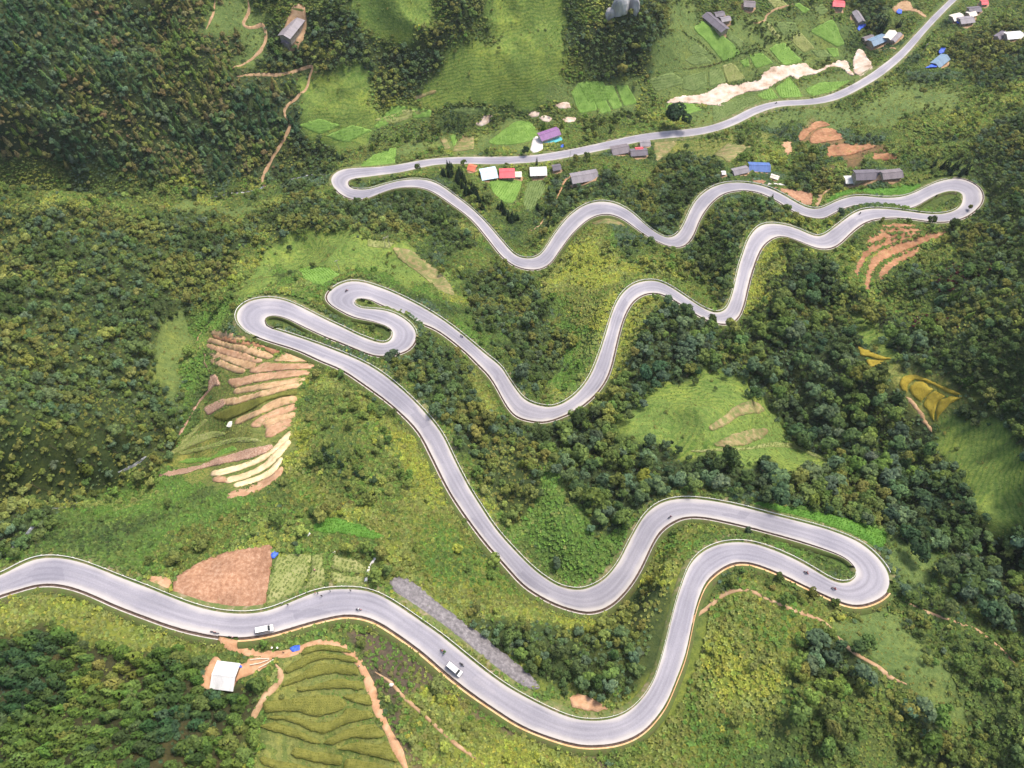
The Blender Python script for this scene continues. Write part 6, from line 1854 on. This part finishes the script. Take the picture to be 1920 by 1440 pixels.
row("bush", pl("h", "1170,470 1280,590 1370,670"), 1.5, .9, 1.5, "mid", .4, 2)
row("bush", pl("h", "900,560 1020,660 1110,730"), 1.3, .6, 1.0, "olive", .3)
row("bush", pl("h", "640,570 780,590 900,520 1060,450 1200,400 1330,350"), 1.7, 1.0, 1.7, "mid", .6, 2)
row("bush", pl("h", "30,770 240,760 430,710"), 1.4, .7, 1.2, "brown", .3)
row("med", pl("h", "1500,720 1560,750 1640,680"), 2.2, 1.5, 3.4, "mid", .8, 2)

ALL = {}
for k in KINDS:
    fam = {"big": "broad", "med": "broad"}.get(k["kind"], k["kind"])
    d = ALL.setdefault(fam, [])
    n = len(k["x"])
    d.append({**{q: k[q] for q in ("x", "y", "z", "u", "v", "dep", "col", "w", "rad", "ht", "var", "rot", "lean")}, "label": np.array([k.get("label")] * n, object)})

for fam, parts in ALL.items():
    A = {q: np.concatenate([p[q] for p in parts]) for q in parts[0]}
    n = len(A["x"])
    app = A["rad"] / A["dep"]
    inside = (A["u"] > 4) & (A["u"] < 1916) & (A["v"] > 6) & (A["v"] < 1434)
    lab = np.array([q is not None for q in A["label"]])
    rank = np.argsort(-(app * inside + lab * 10))
    pick = np.zeros(n, bool); pick[rank[:300]] = True
    pick &= inside | lab
    print("PLANTS", fam, n, int(pick.sum()))
    crowns = {"broad": BROAD, "pine": PINE, "bush": BUSH}[fam]
    trunk = {"broad": T_B, "pine": T_P, "bush": None}[fam]
    nm = {"broad": "broadleaf_tree", "pine": "pine_tree", "bush": "bush"}[fam]
    firsts = {}
    # crown placed so that its lower third starts a little above the foot
    czf = {"broad": .60, "pine": .54, "bush": .38}[fam]; chf = {"broad": .50, "pine": .48, "bush": .62}[fam]
    for i in np.nonzero(pick)[0]:
        loc = (float(A["x"][i]), float(A["y"][i]), float(A["z"][i])); R, H = float(A["rad"][i]), float(A["ht"][i])
        word = A["w"][i]; reg, side_ = region(A["u"][i], A["v"][i])
        size = ("small" if R < 1.5 else "midsize" if R < 2.4 else "large" if R < 3.3 else "huge") if fam == "broad" else ("young" if H < 5.5 else "midsize" if H < 7.5 else "tall") if fam == "pine" else ("low" if R < .95 else "full" if R < 1.25 else "broad")
        what = {"broad": "broadleaf tree", "pine": "pine", "bush": "bush"}[fam]
        label = A["label"][i] or "%s %s %s %s, %s" % (size, word, what, reg, side_)
        vi = int(A["var"][i]) % len(crowns)
        if trunk is not None:
            root = empty(nm, loc, float(A["rot"][i]))
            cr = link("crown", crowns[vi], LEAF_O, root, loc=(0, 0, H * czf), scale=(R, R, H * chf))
            tk = link("trunk", trunk, BARK, root, scale=(min(R, 2.6) * 1.1, min(R, 2.6) * 1.1, H * .8))
        else:
            root = cr = link(nm, crowns[vi], LEAF_O, loc=(loc[0], loc[1], loc[2] + H * czf), rotz=float(A["rot"][i]), scale=(R, R, H * chf))
            tk = None
        cr.color = (*map(float, A["col"][i]), 1)
        firsts.setdefault(vi, (cr, tk))
        tag(root, label, {"broad": "tree", "pine": "pine", "bush": "bush"}[fam], {"broad": "broadleaf trees ", "pine": "pine trees ", "bush": "bushes "}[fam] + reg)
    rest = ~pick
    A = {q: A[q][rest] for q in A}
    n = len(A["x"])
    me = npmesh_pts = bpy.data.meshes.new(nm + "_mass")
    me.vertices.add(n); me.vertices.foreach_set("co", np.stack([A["x"], A["y"], A["z"] + A["ht"] * czf], -1).astype(np.float32).ravel())
    for an, typ, dat in (("tint", "FLOAT_COLOR", np.column_stack([A["col"], np.ones(n)])), ("siz", "FLOAT_VECTOR", np.column_stack([A["rad"], A["rad"], A["ht"] * chf])),
                         ("turn", "FLOAT_VECTOR", np.column_stack([A["lean"], A["rot"]])), ("pick", "INT", A["var"] % max(len(firsts), 1))):
        a = me.attributes.new(an, typ, "POINT")
        a.data.foreach_set({"FLOAT_COLOR": "color", "FLOAT_VECTOR": "vector"}.get(typ, "value"), np.asarray(dat, np.int32 if typ == "INT" else np.float32).ravel())
    ob = link({"broad": "woodland", "pine": "pine_woodland", "bush": "shrubbery"}[fam], me)
    tag(ob, {"broad": "dense green broadleaf woodland covering the slopes", "pine": "dark pine wood on the slopes", "bush": "low green shrubbery on the slopes"}[fam], kind="stuff")
    ng = bpy.data.node_groups.new(nm + "_scatter", "GeometryNodeTree")
    ng.interface.new_socket("Geometry", in_out='INPUT', socket_type='NodeSocketGeometry'); ng.interface.new_socket("Geometry", in_out='OUTPUT', socket_type='NodeSocketGeometry')
    gi, go = ng.nodes.new("NodeGroupInput"), ng.nodes.new("NodeGroupOutput")
    jn = ng.nodes.new("GeometryNodeJoinGeometry")
    for vi, (cr, tk) in firsts.items():
        oi = ng.nodes.new("GeometryNodeObjectInfo"); oi.transform_space = 'ORIGINAL'; oi.inputs["Object"].default_value = cr; oi.inputs["As Instance"].default_value = False
        sm = ng.nodes.new("GeometryNodeSetMaterial"); sm.inputs["Material"].default_value = LEAF_I
        ng.links.new(oi.outputs["Geometry"], sm.inputs["Geometry"])
        g2i = ng.nodes.new("GeometryNodeGeometryToInstance")
        ng.links.new(sm.outputs[0], g2i.inputs[0])
        if tk is not None:
            ot = ng.nodes.new("GeometryNodeObjectInfo"); ot.transform_space = 'ORIGINAL'; ot.inputs["Object"].default_value = tk; ot.inputs["As Instance"].default_value = False
            tf = ng.nodes.new("GeometryNodeTransform"); tf.inputs["Translation"].default_value = (0, 0, -czf / chf); tf.inputs["Scale"].default_value = (1, 1, .8 / chf)
            ng.links.new(ot.outputs["Geometry"], tf.inputs["Geometry"]); ng.links.new(tf.outputs[0], g2i.inputs[0])
        ng.links.new(g2i.outputs[0], jn.inputs[0])
    ip = ng.nodes.new("GeometryNodeInstanceOnPoints"); ip.inputs["Pick Instance"].default_value = True

    def att(name, typ):
        q = ng.nodes.new("GeometryNodeInputNamedAttribute"); q.data_type = typ; q.inputs["Name"].default_value = name
        return q.outputs["Attribute"]
    e2r = ng.nodes.new("FunctionNodeEulerToRotation")
    ng.links.new(att("turn", "FLOAT_VECTOR"), e2r.inputs[0]); ng.links.new(e2r.outputs[0], ip.inputs["Rotation"])
    ng.links.new(att("siz", "FLOAT_VECTOR"), ip.inputs["Scale"]); ng.links.new(att("pick", "INT"), ip.inputs["Instance Index"])
    ng.links.new(gi.outputs[0], ip.inputs["Points"]); ng.links.new(jn.outputs[0], ip.inputs["Instance"])
    ng.links.new(ip.outputs[0], go.inputs[0])
    md = ob.modifiers.new("plants", 'NODES'); md.node_group = ng
    me.materials.append(LEAF_I)

# ------------------------------------------------------------------ undergrowth: ferns, weeds and grass tufts as one mass
def undergrowth():
    x, y, z, u, v, dep, r = scatter(1.0, 21)
    zi = look(ZW, u, v)
    rd_, rz_, ri_, rel_ = road_near(x, y)
    uphill = _sl[ri_] * np.sign(rel_) > .4
    tb = np.clip((rd_ - 1.2) / 2.2, 0, 1)
    z = np.where(rd_ < 3.6, (rz_ - .05) * (1 - tb) + np.maximum(z, rz_ - .85) * tb, z)
    dens = DEN[zi, 4] * (.5 + .9 * fbm(x / 8, y / 8, 71, 3))
    far_ = np.clip(1.25 - (dep - 260) / 420, .35, 1)
    creep = (rd_ < 1.15) & ~uphill
    ok = (r.uniform(size=len(x)) < dens * far_ * np.where(creep, .35, .92)) & ~look(CLEAR, u, v) & (rd_ > np.where(uphill, 1.7, .45)) & (u > -60) & (u < 1980) & (v > -50) & (v < 1500)
    x, y, z, zi, dep, u, v = x[ok], y[ok], z[ok], zi[ok], dep[ok], u[ok], v[ok]
    n = len(x)
    c, _ = tints(zi, r, x, y, .7)
    s = DEN[zi, 5] * r.uniform(.65, 1.35, n) * (1 + np.clip((dep - 300) / 500, 0, .5))
    s = np.where(rd_[ok] < 1.15, s * .5, s)                    # low weeds at the road edge
    K = 5
    a = (r.uniform(0, 6.283, n)[:, None] + np.arange(K)[None] * 6.283 / K)
    out = np.stack([np.cos(a), np.sin(a), np.full_like(a, 0)], -1)
    side = np.stack([-np.sin(a), np.cos(a), np.zeros_like(a)], -1)
    base = np.stack([x, y, z + .02], -1)[:, None]
    S = s[:, None, None]
    up = np.array([0, 0, 1.0])
    t = r.uniform(.35, .95, (n, K, 1))
    tip = base + S * (out * (.62 + .3 * t) + up * (.25 + .5 * (1 - t)))
    mid = base + S * (out * .34 + up * (.52 + .3 * (1 - t)))
    rt = base + S * (out * .02 + up * .12)
    w = side * S * .30
    v4 = np.stack([rt, mid - w, tip, mid + w], 2).reshape(-1, 3)
    f = np.arange(len(v4)).reshape(-1, 4)
    cc = np.repeat(np.column_stack([c, np.ones(n)]), 4 * K, 0)
    lf = np.repeat(np.clip(r.normal(.42, .17, n * K), 0, 1), 4)
    print("TUFTS", n)
    me = npmesh("undergrowth", v4, f, attrs={"tint": ("POINT", "FLOAT_COLOR", cc), "leaf": ("POINT", "FLOAT", lf)})
    tag(link("undergrowth", me, LEAF_V), "mixed ferns, weeds and grass tufts between the trees", kind="stuff")


undergrowth()

# ------------------------------------------------------------------ thin valley haze: one closed box of pale air round the camera and the whole scene
_hm, _nt, _b = new_mat("valley_air")
_nt.nodes.remove(_b)
_pv = nd(_nt, "ShaderNodeVolumePrincipled", i_Density=0.00005, i_Anisotropy=0.2)
_pv.inputs["Color"].default_value = (.90, .94, 1.0, 1)
_nt.links.new(_pv.outputs[0], _nt.nodes["Material Output"].inputs["Volume"])
_z0, _z1 = float(GZ.min()) - 1.0, max(float(GZ.max()) + 30.0, CAM_Z + 12.0)
_hz = link("haze", B().box((0, 400, (_z0 + _z1) / 2), (5600, 5600, _z1 - _z0)).mesh("haze"), _hm)
tag(_hz, "thin pale haze in the valley air", kind="stuff")
